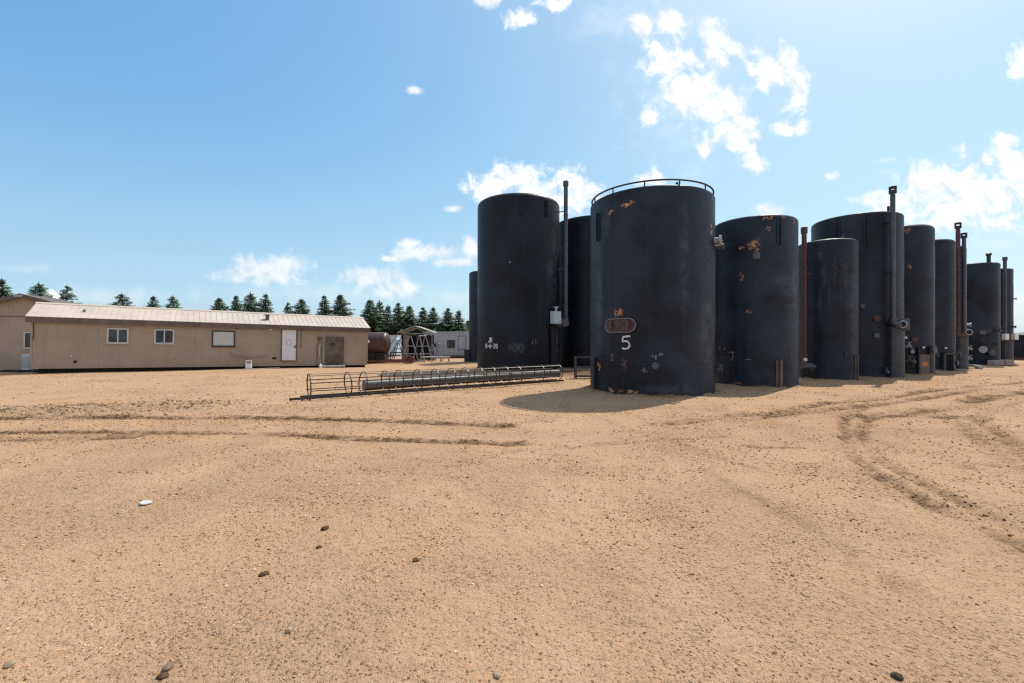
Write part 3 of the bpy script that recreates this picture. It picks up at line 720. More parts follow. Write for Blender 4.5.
# narrower one with a rust red stack
t7, m = tank('narrow streaky black tank with a thin rust red stack at its left side', 15.43, 22.31, 1.25, 6.62,
    (),
    pale=[(-47, 3.6, .09, .9), (-40, 4.9, .07, .6), (-47, 5.9, .09, .3), (-30, 3.9, .06, .7), (-20, 5.0, .05, .9), (-8.6, 4.8, .05, 1.2), (20, 3.2, .3, 2.6), (0, 5, .12, 1.0)], streaks=0.8)
lug(1.25, 30, 0, 1.2, t7, M['brownplate'], .17, .12)
stack_pipe(t7, -1.59, -0.75, .85, 7.2, .105, M['stackred'], 'collar', [(5.0, -1.00, -.55)])
mb = MB(); mb.tube([(-1.59, -0.75, .95), (-1.59, -0.75, .72), (-1.34, -0.70, .66), (-0.88, -.5, .66)], .12, 14); mb.tube([(-1.71, -0.77, .62), (-1.09, -0.77, .62)], .10, 12); mb.build('stack_elbow', M['midflange'], t7, smooth=True)
mb = MB(); mb.bbox((-1.63, -0.91, .95), (.14, .12, .14), .03); mb.build('gauge_box', M['litter'], t7)
valve(1.25, -58, .5, t7, .8); valve(1.25, -1.9, 1.2, t7, .35)
mb = MB(); mb.tube([(.05, -1.0, 6.55), (.05, -1.0, 6.82)], .05, 10); mb.build('vent_pipe', M['black'], t7, smooth=True)
# large one behind with the grey stack
t8, m = tank('wide black tank with tall grey stack and rounded burner housing on its front', 18.64, 24.71, 2.01, 8.33,
    [(-12.7, 2.95, .12, .12), (-12.7, 2.10, .10, .10), (-29.2, 3.57, .07, .07)], shoulder=0.12)
lug(2.01, -23.4, 6.6, 8.2, t8, m, .2); lug(2.01, -60, 6.8, 8.2, t8, m, .2)
bh = burner_housing(t8, 2.01, 13, 2.50, .84, .34, M['housing'])
sp = cyl(2.01, 2.5, 0, .30)
stack_pipe(t8, sp.x, sp.y, 2.75, 9.10, .105, M['stack'], 'box', [(7.7, sp.x * .8, sp.y * .8), (5.2, sp.x * .8, sp.y * .8)])
mb = MB(); mb.tube([(sp.x, sp.y, 2.95), (sp.x, sp.y, 2.74), (sp.x + .10, sp.y - .02, 2.62), (sp.x + .50, sp.y, 2.62)], .15, 16); mb.build('stack_elbow', M['stack'], t8, smooth=True)
fp = Vector((sp.x + .55, sp.y + .10, 2.64))
mb = MB(); mb.bbox(fp + Vector((.05, .12, 0)), (.62, .34, .60), .04, R(-35)); mb.build('arrestor_box', M['stack'], t8)
flame_arrestor(t8, fp, (-.60, -.80, 0), .20, M['stack'])
flange(2.01, -12.7, 2.95, .16, t8, M['stackred'], .07); flange(2.01, -12.7, 2.10, .13, t8, M['midflange'], .07); flange(2.01, -29.2, 3.57, .11, t8, M['midflange'], .12)
valve(2.01, 50, 1.55, t8, .9, M['paleflange']); valve(2.01, 50, .8, t8, 1.0); valve(2.01, -2, .3, t8, .8); light_box(2.01, 52, 2.0, t8, .12)
mb = MB(); mb.tube([(.35, -1.75, 8.3), (.35, -1.75, 8.62)], .06, 10); mb.build('vent_pipe', M['black'], t8, smooth=True)
# next in line, panel with an orange flash
t9, m = tank('black tank with an orange marking on the small steel door at its foot', 22.19, 26.07, 1.5, 8.2,
    [(-28, 7.80, .13, .16), (-24, 5.87, .09, .13)], shoulder=0.28)
mb = MB(); mb.bbox(cyl(1.5, 1.2, .56, .03), (.58, .10, 1.08), .02, R(1.2)); pn = mb.build('access_door', M['brownplate'], t9)
mb = MB(); c0 = cyl(1.5, 1.2, .58, .084)
star = [(.20 * (1 if k % 2 else .45) * math.cos(k * math.pi / 7 + .2) * 1.25, .20 * (1 if k % 2 else .45) * math.sin(k * math.pi / 7 + .2)) for k in range(14)]
vs = [c0 + radial(1.2) @ Vector((a, 0, b)) for a, b in star] ; mb.add(vs + [c0], [(k, (k + 1) % 14, 14) for k in range(14)]); mb.build('orange_marking', M['orange'], pn)
light_box(1.5, -.8, 1.47, t9, .09); flange(1.5, 24, 1.35, .24, t9, M['midflange'], .12); flange(1.5, -16.5, 1.91, .15, t9, M['stackred'], .06)
valve(1.5, -22, 1.25, t9, .8, M['paleflange']); valve(1.5, -20, .72, t9, .9)
mb = MB(); mb.box(cyl(1.5, 12.5, .75, .05), (.05, .14, 1.5), m=radial(12.5)); mb.box(cyl(1.5, -10.5, .75, .05), (.05, .14, 1.5), m=radial(-10.5)); mb.build('door_posts', M['black'], t9)
# dark doorway
t10, m = tank('slim black tank with a black open doorway at its foot', 26.33, 28.86, 1.3, 8.06, shoulder=0.22)
mb = MB()
for q in (-11, 9): mb.box(cyl(1.3, q, .53, .10), (.07, .26, 1.1), m=radial(q))
mb.box(cyl(1.3, -1, 1.06, .10), (.58, .26, .07), m=radial(-1)); df = mb.build('door_frame', M['midflange'], t10)
mb = MB(); mb.box(cyl(1.3, -1, .52, .035), (.42, .06, 1.02), m=radial(-1)); mb.build('doorway', M['hole'], df)
light_box(1.3, -4.8, 1.40, t10, .09); valve(1.3, 27, 1.02, t10, 1.0); valve(1.3, -24, .95, t10, .8); flange(1.3, 30, .5, .16, t10, M['midflange'])
# sliver with twin stacks
t11, m = tank('narrow black tank carrying two tall stacks side by side', 29.31, 30.89, 1.1, 8.1)
burner_housing(t11, 1.1, 3, 2.05, .70, .30, M['housing'])
sp = cyl(1.1, -16, 0, .34); stack_pipe(t11, sp.x, sp.y, 2.3, 9.15, .115, M['stackred'], 'box', [(8.3, sp.x * .6, sp.y * .6)])
sp2 = cyl(1.1, -4, 0, .34); stack_pipe(t11, sp2.x + .04, sp2.y, 2.3, 8.5, .105, M['stack'], 'box', [(7.3, sp2.x * .6, sp2.y * .6)])
mb = MB(); mb.tube([(sp.x - .20, sp.y - .1, 2.25), (sp.x + .5, sp.y - .05, 2.25)], .15, 14); mb.tube([(sp.x, sp.y, 2.5), (sp.x, sp.y, 2.2)], .16, 14); mb.build('stack_elbow', M['stackred'], t11, smooth=True)
flame_arrestor(t11, (sp2.x + .30, sp2.y + .05, 2.40), (-.5, -.86, 0), .20, M['paleflange'])
valve(1.1, 58, 1.3, t11, .9, M['paleflange']); valve(1.1, 58, .65, t11, .9, M['paleflange']); flange(1.1, 55, 2.9, .14, t11, M['paleflange'], .2)
mb = MB(); mb.tube([(.9, -.75, .25), (1.25, -1.15, .18)], .07, 10); mb.bbox((1.2, -1.15, .1), (.35, .3, .22), .04); mb.build('drain_fitting', M['paleflange'], t11)
# the two last in line
t12, m = tank('black tank near right edge with pale patches and grey flanges low on its shell', 36.72, 36.25, 1.5, 7.87,
    pale=[(-26, 2.57, .30, .30), (-10, 2.6, .2, .25), (-26, 1.9, .2, .2)], shoulder=0.12)
flange(1.5, -26.2, 1.19, .26, t12, M['paleflange'], .18); flange(1.5, -7.6, .96, .24, t12, M['midflange'], .2); flange(1.5, 10, 1.6, .1, t12, M['midflange'])
flange(1.5, -26, 2.5, .2, t12, M['midflange'], .08); valve(1.5, 12, 2.6, t12, 1.0)
stack_pipe(t12, .20, -1.0, 7.4, 8.45, .12, M['black'], 'cone')
t13, m = tank('last black tank in the row, thin stack and white boxes on its front', 40.23, 38.12, 1.2, 7.75, shoulder=0.08)
burner_housing(t13, 1.2, -6, 1.75, .72, .3, M['housing'])
sp = cyl(1.2, -20, 0, .36); stack_pipe(t13, sp.x, sp.y, 1.8, 8.6, .115, M['stack'], 'collar', [(6.9, sp.x * .7, sp.y * .7)])
mb = MB(); mb.tube([(sp.x - .35, sp.y, 1.95), (sp.x + .35, sp.y, 1.95)], .14, 12); mb.build('stack_elbow', M['stackred'], t13, smooth=True)
for dx, dy in ((-.76, -1.72), (-.10, -1.80)):
    mb = MB(); mb.bbox((dx, dy, 2.18), (.32, .30, .48), .02); mb.box((dx, dy + .2, 2.0), (.05, .3, .05)); mb.build('instrument_box', M['litter'], t13)
flange(1.2, 40, 5.3, .1, t13, M['paleflange']); flange(1.2, 30, 3.0, .12, t13, M['midflange'])
mb = MB(); mb.tube([(1.25, -.2, 0), (1.25, -.2, 7.4)], .04, 8); mb.build('downpipe', M['black'], t13, smooth=True)
# low wide tank at the frame edge
lt = thing('low_tank', 'low wide black tank beyond the end of the tall row at right edge', 'storage tank', (52.6, 46.5, 0))
mm = tank_mat(3.4, seed=9.1); shell(3.4, 2.35, mm, lt, .06)
mb = MB(); mb.lathe([(3.405, -.1), (3.50, -.1), (3.50, .22), (3.405, .24)], 96); mb.build('base_band', M['skidred'], lt, smooth=True)
mb = MB(); mb.lathe([(3.34, 2.33), (3.44, 2.33), (3.44, 2.46), (3.34, 2.46)], 96); mb.build('top_ring', M['stackred'], lt, smooth=True)
mb = MB(); mb.tube([(-2.2, -2.9, 0), (-2.2, -2.9, 1.1)], .06, 8); mb.build('standpipe', M['midflange'], lt)

# pale concrete blocks in front of the last tank
for i, (px, w_, h_, lb) in enumerate([(36.0, .75, .42, 'pale concrete block by the last tanks, left one of the pair'), (36.75, .72, .46, 'pale concrete block by the last tanks, right one of the pair')]):
    mb = MB(); mb.bbox((0, 0, h_ / 2 - .02), (w_, .6, h_), .06, .1 * i); o = mb.build('concrete_block', M['concrete']); o.location = (px + .25, 34.1, 0); tag(o, lb, 'block', 'concrete blocks beside the last tanks')

# ------------------------------------------------------------------ metal stand between the tanks
st = thing('metal_stand', 'dark two tier metal stand left of the foot of tank number 5', 'stand', (3.50, 22.1, 0))
for x in (-.42, .42):
    for y in (-.25, .25):
        mb = MB(); mb.tube([(x, y, -.03), (x, y, 1.02)], .03, 8); mb.build('leg', M['cage'], st)
for z, nm in ((1.03, 'top_frame'), (.55, 'shelf_frame'), (.12, 'lower_frame')):
    mb = MB()
    for y in (-.25, .25): mb.box((0, y, z), (.92, .06, .045))
    for x in (-.42, .42): mb.box((x, 0, z), (.055, .44, .04))
    for k in range(5): mb.box((-.28 + .14 * k, 0, z + .004), (.03, .44, .03))
    mb.build(nm, M['greysteel'] if z > .5 else M['cage'], st)

# ------------------------------------------------------------------ ladder cage on the ground, pipe behind it
D = Vector((.804, .594, 0)); Nn = Vector((-.594, .804, 0)); C0 = Vector((-6.66, 13.65, 0)); ang = math.atan2(D.y, D.x)
def s_on(px):
    k = (px - 512) / 455; return (k * C0.y - C0.x) / (D.x - k * D.y)
cage = thing('ladder_cage', 'long dark ladder safety cage lying on the sand left of the shadow', 'ladder cage', C0, (0, 0, ang))
rad = .365; cz = .44; cy = .10
hoops = [309.8, 349, 364, 386.7, 400, 419, 436.7, 452, 465.7, 480.6, 493, 506, 518.4, 541, 558]
for px in hoops:
    s_ = s_on(px); mb = MB(); n = 36; w = .036; th = .007
    vs = []
    for k in range(n):
        a = 2 * math.pi * k / n
        for (dx, dr) in ((-w / 2, -th), (w / 2, -th), (w / 2, th), (-w / 2, th)):
            vs.append((s_ + dx + .03 * math.sin(a * 1 + px), cy + (rad + dr) * math.cos(a), cz + (rad + dr) * math.sin(a)))
    fs = []
    for k in range(n):
        j = (k + 1) % n
        for q in range(4): fs.append((k * 4 + q, k * 4 + (q + 1) % 4, j * 4 + (q + 1) % 4, j * 4 + q))
    mb.add(vs, fs); mb.build('hoop', M['cage'], cage)
s0 = s_on(309.8) - .02; s1 = s_on(558) + .03
for a in (25, 75, 120, 165, 205, 335):
    mb = MB(); ca, sa = math.cos(R(a)), math.sin(R(a))
    mt = Matrix.Rotation(R(a), 3, 'X')
    mb.box(((s0 + s1) / 2, cy + (rad - .016) * ca, cz + (rad - .016) * sa), (s1 - s0, .009, .028), m=mt); mb.build('cage_bar', M['cage'], cage)
for y in (-.16, .30):
    mb = MB(); s_a = -.05 if y < 0 else .35
    mb.box(((s_a + s1 + .15) / 2, y, .085), (s1 + .15 - s_a, .035, .07)); mb.build('side_rail', M['cage'], cage)
for k in range(9):
    x = .45 + k * 1.22
    if x > s1: break
    mb = MB(); mb.tube([(x, -.16, .085), (x, .30, .085)], .011, 6); mb.build('rung', M['cage'], cage)
for x in (.30, .52):
    mb = MB(); mb.box((x, -.185, -.01), (.05, .012, .22)); mb.build('mounting_foot', M['cage'], cage)

pp = thing('steel_pipe', 'long thick grey steel pipe lying behind the ladder cage', 'pipe', Vector((-5.46, 16.8, -.02)), (0, 0, math.atan2(6.2, 7.56)))
Lp = 10.1
mb = MB(); mb.lathe([(.20, 0), (.20, Lp), (.185, Lp), (.185, Lp - .02)], 40, m=Matrix.Rotation(R(90), 3, 'Y'), off=(0, 0, .20)); mb.build('pipe_shell', M['greysteel'], pp, smooth=True)
for x in (3.3, 6.6):
    mb = MB(); mb.tube([(x - .012, 0, .20), (x + .012, 0, .20)], .204, 40); mb.build('weld_band', M['greysteel'], pp, smooth=True)

# ------------------------------------------------------------------ office trailer
tr = thing('office_trailer', 'long low taupe trailer with cream ribbed roof and white door', 'trailer', (-25.4, 24, 0), (0, .0176, math.atan2(10, 14.56)))
LT = 17.67; W3 = 3.6; zb, ze, zr = .355, 3.02, 3.93
mb = MB(); mb.prism_x([(0, zb), (W3, zb), (W3, ze), (W3 / 2, zr - .10), (0, ze)], 0, LT); mb.build('wall', M['taupe'], tr)
mb = MB()
for sgn in (0, 1):
    def pt(y, z): return ((y, z) if not sgn else (W3 - y, z))
    a = [pt(-.17, 3.10), pt(W3 / 2, zr), pt(W3 / 2, zr + .03), pt(-.17, 3.13)]
    mb.prism_x(a, -.22, LT + .16)
    for k in range(int((LT + .3) / .30) + 1):
        x = -.20 + k * .30
        mb.prism_x([pt(-.165, 3.133), pt(W3 / 2 - .02, zr + .033), pt(W3 / 2 - .02, zr + .046), pt(-.165, 3.146)], x, x + .03)
mb.prism_x([(W3 / 2 - .14, zr - .01), (W3 / 2, zr + .085), (W3 / 2 + .14, zr - .01)], -.23, LT + .17)
rf = mb.build('roof', M['roof'], tr)
for x, y, rr_, h_ in ((1.92, .75, .06, .14), (11.08, .62, .12, .30)):
    z0 = 3.13 + (y + .17) / (W3 / 2 + .17) * .8
    mb = MB(); mb.tube([(x, y, z0 - .1), (x, y, z0 + h_)], rr_, 12)
    if rr_ > .1: mb.tube([(x, y, z0 + h_), (x, y, z0 + h_ + .07)], rr_ * 1.5, 12)
    mb.build('roof_vent', M['brown'], rf, smooth=True)
mb = MB(); mb.box((LT / 2 - .03, -.155, 2.96), (LT + .36, .035, .30)); mb.box((LT / 2 - .03, -.075, 2.825), (LT + .34, .145, .02)); mb.build('fascia', M['brown'], tr)
mb = MB(); mb.box((LT / 2, -.012, zb + .06), (LT + .02, .03, .12)); mb.build('base_trim', M['taupe'], tr)
for x in (-.012, LT + .012):
    mb = MB(); mb.box((x + (.02 if x < 0 else -.02), -.008, (zb + ze) / 2 + .06), (.07, .03, ze - zb - .36)); mb.build('corner_trim', M['tan'], tr)
mb = MB()
for y in (.45, 3.15): mb.box((LT / 2 + .1, y, .12), (LT - .3, .22, .46))
mb.box((LT / 2, 1.8, .10), (LT - .3, 2.4, .42)); mb.build('skid', M['under'], tr)
def window(parent, x0, x1, z0, z1, fm, gm, mull=True, y=0.0, fw=.075):
    f = MB(); xc = (x0 + x1) / 2; zc = (z0 + z1) / 2
    for x in (x0 + fw / 2, x1 - fw / 2): f.box((x, y - .02, zc), (fw, .06, z1 - z0))
    for z in (z0 + fw / 2, z1 - fw / 2): f.box((xc, y - .022, z), (x1 - x0 - 2 * fw, .06, fw))
    if mull: f.box((xc, y - .018, zc), (fw * .8, .05, z1 - z0 - 2 * fw))
    o = f.build('window', fm, parent)
    s = MB(); s.box((xc, y - .045, z0 - .018), (x1 - x0 + .06, .09, .03)); s.build('sill', fm, o)
    if mull:
        for a, b in ((x0 + fw, xc - fw * .4), (xc + fw * .4, x1 - fw)):
            g = MB(); g.box(((a + b) / 2, y - .008, zc), (b - a, .014, z1 - z0 - 2 * fw)); g.build('pane', gm, o)
    else:
        g = MB(); g.box((xc, y - .008, zc), (x1 - x0 - 2 * fw, .014, z1 - z0 - 2 * fw)); g.build('pane', gm, o)
    return o
window(tr, 3.0, 3.95, 1.75, 2.62, M['white'], M['glass'])
window(tr, 5.11, 6.06, 1.76, 2.63, M['white'], M['glass'])
w3 = window(tr, 7.95, 9.20, 1.62, 2.64, M['darkframe'], M['blind'], False); w3['label'] = 'dark framed window with a pale blind behind the glass'
mb = MB(); mb.bbox((12.35, -.025, 1.77), (.86, .05, 2.08), .01); dr = mb.build('door', M['doorwhite'], tr); dr['label'] = 'plain white door'
mb = MB()
for x in (11.88, 12.82): mb.box((x, -.02, 1.77), (.07, .07, 2.16))
mb.box((12.35, -.021, 2.85), (1.0, .07, .06)); mb.box((12.35, -.021, .69), (1.0, .09, .05)); mb.build('door_frame', M['brown'], dr)
mb = MB(); mb.tube([(12.72, -.05, 1.66), (12.72, -.11, 1.66)], .02, 8); mb.tube([(12.72, -.11, 1.66), (12.62, -.11, 1.66)], .014, 8); mb.bbox((12.72, -.056, 1.66), (.06, .015, .2), .005); mb.build('handle', M['under'], dr)
mb = MB(); mb.tube([(12.33 + .15 * math.cos(a), -.053, 1.95 + .2 * math.sin(a)) for a in np.linspace(0, 2 * math.pi, 24, endpoint=False)], .012, 6, closed=True); mb.build('door_sign', M['paleflange'], dr)
mb = MB(); mb.bbox((15.32, -.06, 1.32), (1.24, .12, 2.16), .02); bd = mb.build('plate_door', M['brownplate'], tr); bd['label'] = 'rough brown plate covering a doorway'
mb = MB(); mb.tube([(15.50 + .25 * math.cos(a), -.13, .78 + .22 * math.sin(a)) for a in np.linspace(0, 2 * math.pi, 28, endpoint=False)], .022, 6, closed=True); mb.build('hose_coil', M['brown'], bd, smooth=True)
mb = MB(); mb.bbox((15.15, -.14, 1.90), (.09, .05, .16), .01); mb.build('latch', M['hole'], bd)
mb = MB(); mb.tube([(14.15, -.05, .35), (14.15, -.05, 1.85), (14.25, -.06, 2.0), (14.25, -.06, 2.3)], .025, 8); mb.tube([(14.45, -.05, .4), (14.45, -.05, 2.35)], .018, 8); mb.bbox((14.28, -.07, 2.28), (.24, .12, .2), .02); mb.build('service_pipe', M['brown'], tr, smooth=True)
mb = MB(); mb.tube([(14.27, -.11, 1.0), (14.26, -.11, 1.75), (14.38, -.12, 1.85)], .035, 8); mb.build('white_pipe', M['white'], tr, smooth=True)
mb = MB(); mb.tube([(8.98, -.04, 1.30), (9.02, -.06, 1.08), (9.2, -.06, 1.02), (9.75, -.06, 1.02)], .025, 8); mb.tube([(9.75, -.06, 1.02), (10.95, -.06, 1.02)], .045, 8); mb.bbox((10.98, -.06, 1.03), (.08, .1, .12), .01); mb.build('conduit', M['tan'], tr, smooth=True)
mb = MB(); mb.bbox((11.22, -.06, 2.80), (.18, .12, .10), .02); mb.build('door_light', M['litter'], tr)
mb = MB(); mb.bbox((9.3, -.06, 2.80), (.18, .10, .08), .01); mb.tube([(9.2, -.04, 2.76), (9.2, -.04, 3.0)], .02, 6); mb.build('junction_box', M['brown'], tr)
mb = MB(); mb.bbox((11.47, -.03, .88), (.24, .06, .12), .01); mb.build('wall_vent', M['under'], tr)
mb = MB(); mb.tube([(1.72, .02, .72), (1.72, -.04, .72)], .07, 12); mb.build('pipe_outlet', M['hole'], tr)
mb = MB(); mb.tube([(1.56, .02, 1.02), (1.56, -.03, 1.02)], .05, 12); mb.build('pipe_cap', M['white'], tr)
mb = MB(); mb.tube([(13.10, -.03, 1.6), (13.10, -.03, 2.8)], .022, 6); mb.build('downpipe', M['brown'], tr)
mb = MB(); mb.tube([(.08, -.05, 1.9), (.10, -.05, 2.3), (.08, -.06, 2.8)], .016, 6); mb.build('cable', M['under'], tr)
TM = tr.matrix_basis.copy() if False else Matrix.LocRotScale(tr.location, tr.rotation_euler.to_quaternion(), None)
def on_tr(x, y):
    p = TM @ Vector((x, y, 0)); return (p.x, p.y, gz(p.x, p.y))
# white tub and slab below the trailer
o = thing('plastic_tub', 'small white tub with a blue stripe on a slab beside the trailer', 'tub', tuple(a + b for a, b in zip(on_tr(9.96, -.45), (0, 0, .03))), (0, 0, .6))
mb = MB(); mb.bbox((0, 0, .24), (.36, .28, .48), .04); mb.build('body', M['litter'], o)
mb = MB(); mb.bbox((0, 0, .50), (.40, .32, .05), .015); mb.build('lid', M['white'], o)
mb = MB(); mb.box((0, -.142, .38), (.26, .006, .10)); mb.build('blue_label', M['bluegrey'], o)
mb = MB(); mb.bbox((0, 0, .0), (2.1, .5, .09), .02, math.atan2(10, 14.56)); o = mb.build('step_slab', M['concrete']); o.location = on_tr(10.7, -.55); tag(o, 'flat grey slab on the sand below the trailer wall, left of the door', 'slab')
mb = MB(); a_ = math.atan2(10, 14.56)
mb.bbox((0, 0, .09), (1.6, .45, .14), .02, a_); o = mb.build('step_board', M['paleflange']); o.location = on_tr(15.1, -.5); tag(o, 'pale step board at the foot of the brown plate door', 'step')
mb = MB(); mb.lathe([(.02, .0), (.09, .01), (.10, .18), (.03, .27), (.03, .33)], 14); o = mb.build('white_jug', M['litter'], smooth=True); o.location = on_tr(14.25, -.75); tag(o, 'small white jug on the sand beside the brown plate door', 'jug')
# utility cabinet left of the trailer
cx_, cy_ = -28.0, 26.35; z_ = gz(cx_, cy_)
o = thing('utility_cabinet', 'pale grey utility cabinet standing at the left end of the trailer', 'cabinet', (cx_, cy_, z_), (0, 0, .1))
mb = MB(); mb.bbox((0, 0, .50), (.42, .35, .95), .02); mb.build('body', M['ebox'], o)
mb = MB(); mb.bbox((0, -.18, .55), (.34, .02, .62), .01); mb.build('door', M['greyclad'], o)
mb = MB(); mb.bbox((.02, .25, .45), (.5, .12, .9), .02); mb.build('back_board', M['white'], o)
mb = MB(); mb.box((0, 0, .02), (.7, .6, .06)); mb.build('base', M['under'], o)
hs = [(-28.9, 25.45), (-28.4, 25.3), (-27.9, 25.5), (-27.3, 25.2), (-27.0, 25.55), (-26.5, 25.3)]
mb = MB(); P_ = smooth_path(hs, 6); mb.tube([(x, y, gz(x, y) + .05) for x, y in P_], .06, 10); mb.tube([(x + .1 * math.sin(i), y + .25, gz(x, y) + .06) for i, (x, y) in enumerate(P_[4:26])], .06, 10)
o = mb.build('black_hose', M['under'], smooth=True); tag(o, 'black hose lying on the ground at the left end of the trailer', 'hose')

# ------------------------------------------------------------------ gabled building at the left edge
gb = thing('gabled_building', 'tan gabled building with brown barge boards behind the left end of the trailer', 'building', (-31.6, 29.5, .1), (0, 0, R(14)))
hw, hp, sl = 5.0, 4.62, .30
mb = MB(); mb.prism([(-hw, -.2), (hw, -.2), (hw, hp - hw * sl), (0, hp), (-hw, hp - hw * sl)], 0, 2.8); mb.build('wall', M['tan'], gb)
for sg in (-1, 1):
    e = hw + .35
    mb = MB(); mb.prism([(0, hp + .06), (sg * e, hp + .06 - e * sl), (sg * e, hp + .14 - e * sl), (0, hp + .14)], -.35, 3.0); mb.build('roof', M['brown'], gb)
    mb = MB(); mb.prism([(0, hp - .10), (sg * e, hp - .10 - e * sl), (sg * e, hp + .165 - e * sl), (0, hp + .165)], -.40, -.355); mb.build('barge_board', M['brown'], gb)
mb = MB(); mb.box((0, -.02, 3.32), (hw * 2, .035, .05)); mb.build('wall_seam', M['brown'], gb)
mb = MB(); mb.bbox((-.05, -.43, hp + .0), (.45, .05, .14), .01); mb.build('ridge_light', M['paleflange'], gb)
mb = MB(); mb.bbox((-1.62, -.12, 2.98), (.38, .22, .42), .03); mb.build('wall_lamp', M['darkframe'], gb)
window(gb, -.02, .48, 1.25, 2.32, M['white'], M['glass'], False, 0.0, .07)
mb = MB(); mb.box((.62, -.03, 1.3), (.07, .05, 2.0)); mb.build('downpipe', M['white'], gb)

# distant pale conical roof behind it
gbn = thing('grain_bin', 'pale metal bin with a pointed white roof among the left spruces', 'grain bin', (-70.2, 69.3, 0))
mb = MB(); mb.lathe([(1.9, 0), (1.9, 7.4)], 32); mb.build('wall', M['greyclad'], gbn, smooth=True)
mb = MB(); mb.lathe([(2.05, 7.35), (2.0, 7.5), (.3, 9.6), (.12, 9.75)], 32); mb.build('roof', M['litter'], gbn, smooth=True)

# ------------------------------------------------------------------ red brown vessel beyond the trailer
rv = thing('horizontal_vessel', 'red brown horizontal tank on a red skid beyond the right end of the trailer', 'tank', (-10.55, 39.4, -.05))
rd = .93; zc = 1.72; prof = []
for i in range(9): a = i / 8 * math.pi / 2; prof.append((rd * math.sin(a) + .002, -.42 * math.cos(a)))
L_ = 5.6; prof += [(rd, L_)]
for i in range(1, 9): a = i / 8 * math.pi / 2; prof.append((rd * math.cos(a) + .002, L_ + .42 * math.sin(a)))
mb = MB(); mb.lathe(prof, 48, m=Matrix.Rotation(R(-90), 3, 'Y'), off=(-.42, 0, zc)); mb.build('shell', M['tankred'], rv, smooth=True)
for x in (-1.3, -4.6):
    mb = MB(); mb.bbox((x, 0, .62), (.3, 1.5, .8), .02); mb.build('saddle', M['under'], rv)
mb = MB(); mb.box((-2.9, 0, .58), (5.2, 1.3, .62)); mb.build('deck_box', M['under'], rv)
mb = MB()
for y in (-.75, .75): mb.box((-2.1, y, .17), (8.2, .14, .24))
mb.box((1.9, 0, .17), (.14, 1.36, .22)); mb.box((-1.2, 0, .17), (.14, 1.36, .22)); mb.build('skid', M['skidred'], rv)
mb = MB(); mb.bbox((-1.62, -.92, 1.85), (.26, .06, .26), .01); mb.build('white_plate', M['litter'], rv)
mb = MB(); mb.tube([(.1, -.3, .3), (.1, -.3, .9), (1.2, -.3, .9)], .06, 10); mb.tube([(1.9, -.75, .3), (1.95, -.75, .62)], .22, 12); mb.bbox((1.9, -.6, .35), (.6, .5, .4), .05); mb.build('pump', M['maroon'], rv, smooth=True)

# ------------------------------------------------------------------ shed, trestles, grey trailer
sd = thing('open_shed', 'small open fronted shed with pale gabled roof behind the tube trestles', 'shed', (-9.0, 43.5, 0))
for x, y in ((-1.25, -.9), (1.25, -.9), (-1.25, 1.2), (1.25, 1.2), (.1, -.9)):
    mb = MB(); mb.box((x, y, 1.22), (.13, .13, 2.5)); mb.build('post', M['under'], sd)
mb = MB(); mb.box((-.68, 1.27, 1.2), (1.3, .05, 2.4)); mb.build('back_wall', M['under'], sd)
mb = MB(); mb.box((-1.31, .15, 1.2), (.04, 2.1, 2.4)); mb.build('side_wall', M['shedwall'], sd)
mb = MB(); mb.box((-.9, -.95, 1.3), (.45, .04, 2.2)); mb.build('front_board', M['shedwall'], sd)
mb = MB(); mb.box((.55, 1.25, 1.2), (1.1, .05, 2.4)); mb.build('dark_back', M['under'], sd)
for sg in (-1, 1):
    mb = MB(); mb.prism([(0, 3.18), (sg * 1.65, 2.62), (sg * 1.65, 2.70), (0, 3.27)], -1.25, 1.5); mb.build('roof', M['shedroof'], sd)
mb = MB(); mb.prism([(-1.3, 2.48), (1.3, 2.48), (1.3, 2.58), (-1.3, 2.58)], -.97, -.90)
mb.tube([(-1.2, -.93, 2.5), (0, -.93, 3.1)], .05, 6); mb.tube([(1.2, -.93, 2.5), (0, -.93, 3.1)], .05, 6); mb.build('truss', M['shedroof'], sd)
def trestle(label, x, y, h, w, d, mat, rad, rz=0, braces=True):
    o = thing('tube_trestle', label, 'trestle', (x, y, 0), (0, 0, rz), 'tube trestles standing in front of the shed')
    for yy in (-d / 2, d / 2):
        for sg in (-1, 1):
            mb = MB(); mb.tube([(sg * w / 2, yy * 1.3, -.05), (sg * .05, yy, h)], rad, 8); mb.build('leg', mat, o)
        if braces:
            for f in (.3, .6):
                mb = MB(); ww = w / 2 * (1 - f); mb.tube([(-ww, yy * (1.3 - .3 * f), h * f), (ww, yy * (1.3 - .3 * f), h * f)], rad * .8, 8); mb.build('crossbar', mat, o)
    mb = MB(); mb.tube([(0, -d / 2 - .1, h), (0, d / 2 + .1, h)], rad, 8); mb.build('top_bar', mat, o)
    return o
trestle('tall pale tube trestle in front of the shed opening', -9.15, 40.9, 2.3, 1.5, .7, M['galv'], .045, .2)
trestle('tall pale tube trestle at the right corner of the shed', -8.0, 40.6, 2.3, 1.5, .8, M['galv'], .045, -.5)
trestle('grey leaning tube trestle between the red brown tank and the shed', -10.3, 41.4, 1.9, 1.2, .6, M['galv'], .04, .5)
trestle('small blue grey trestle in front of the grey trailer, nearer the shed', -7.6, 43.2, 1.55, .75, .5, M['bluegrey'], .035, .1)
trestle('small blue grey trestle in front of the grey trailer, nearer its window', -7.0, 43.6, 1.6, .8, .5, M['bluegrey'], .035, -.1)
lt2 = thing('stair_frame', 'steep lattice stair frame beside the left wall of the shed', 'stairs', (-10.9, 42.6, 0), (0, 0, .25))
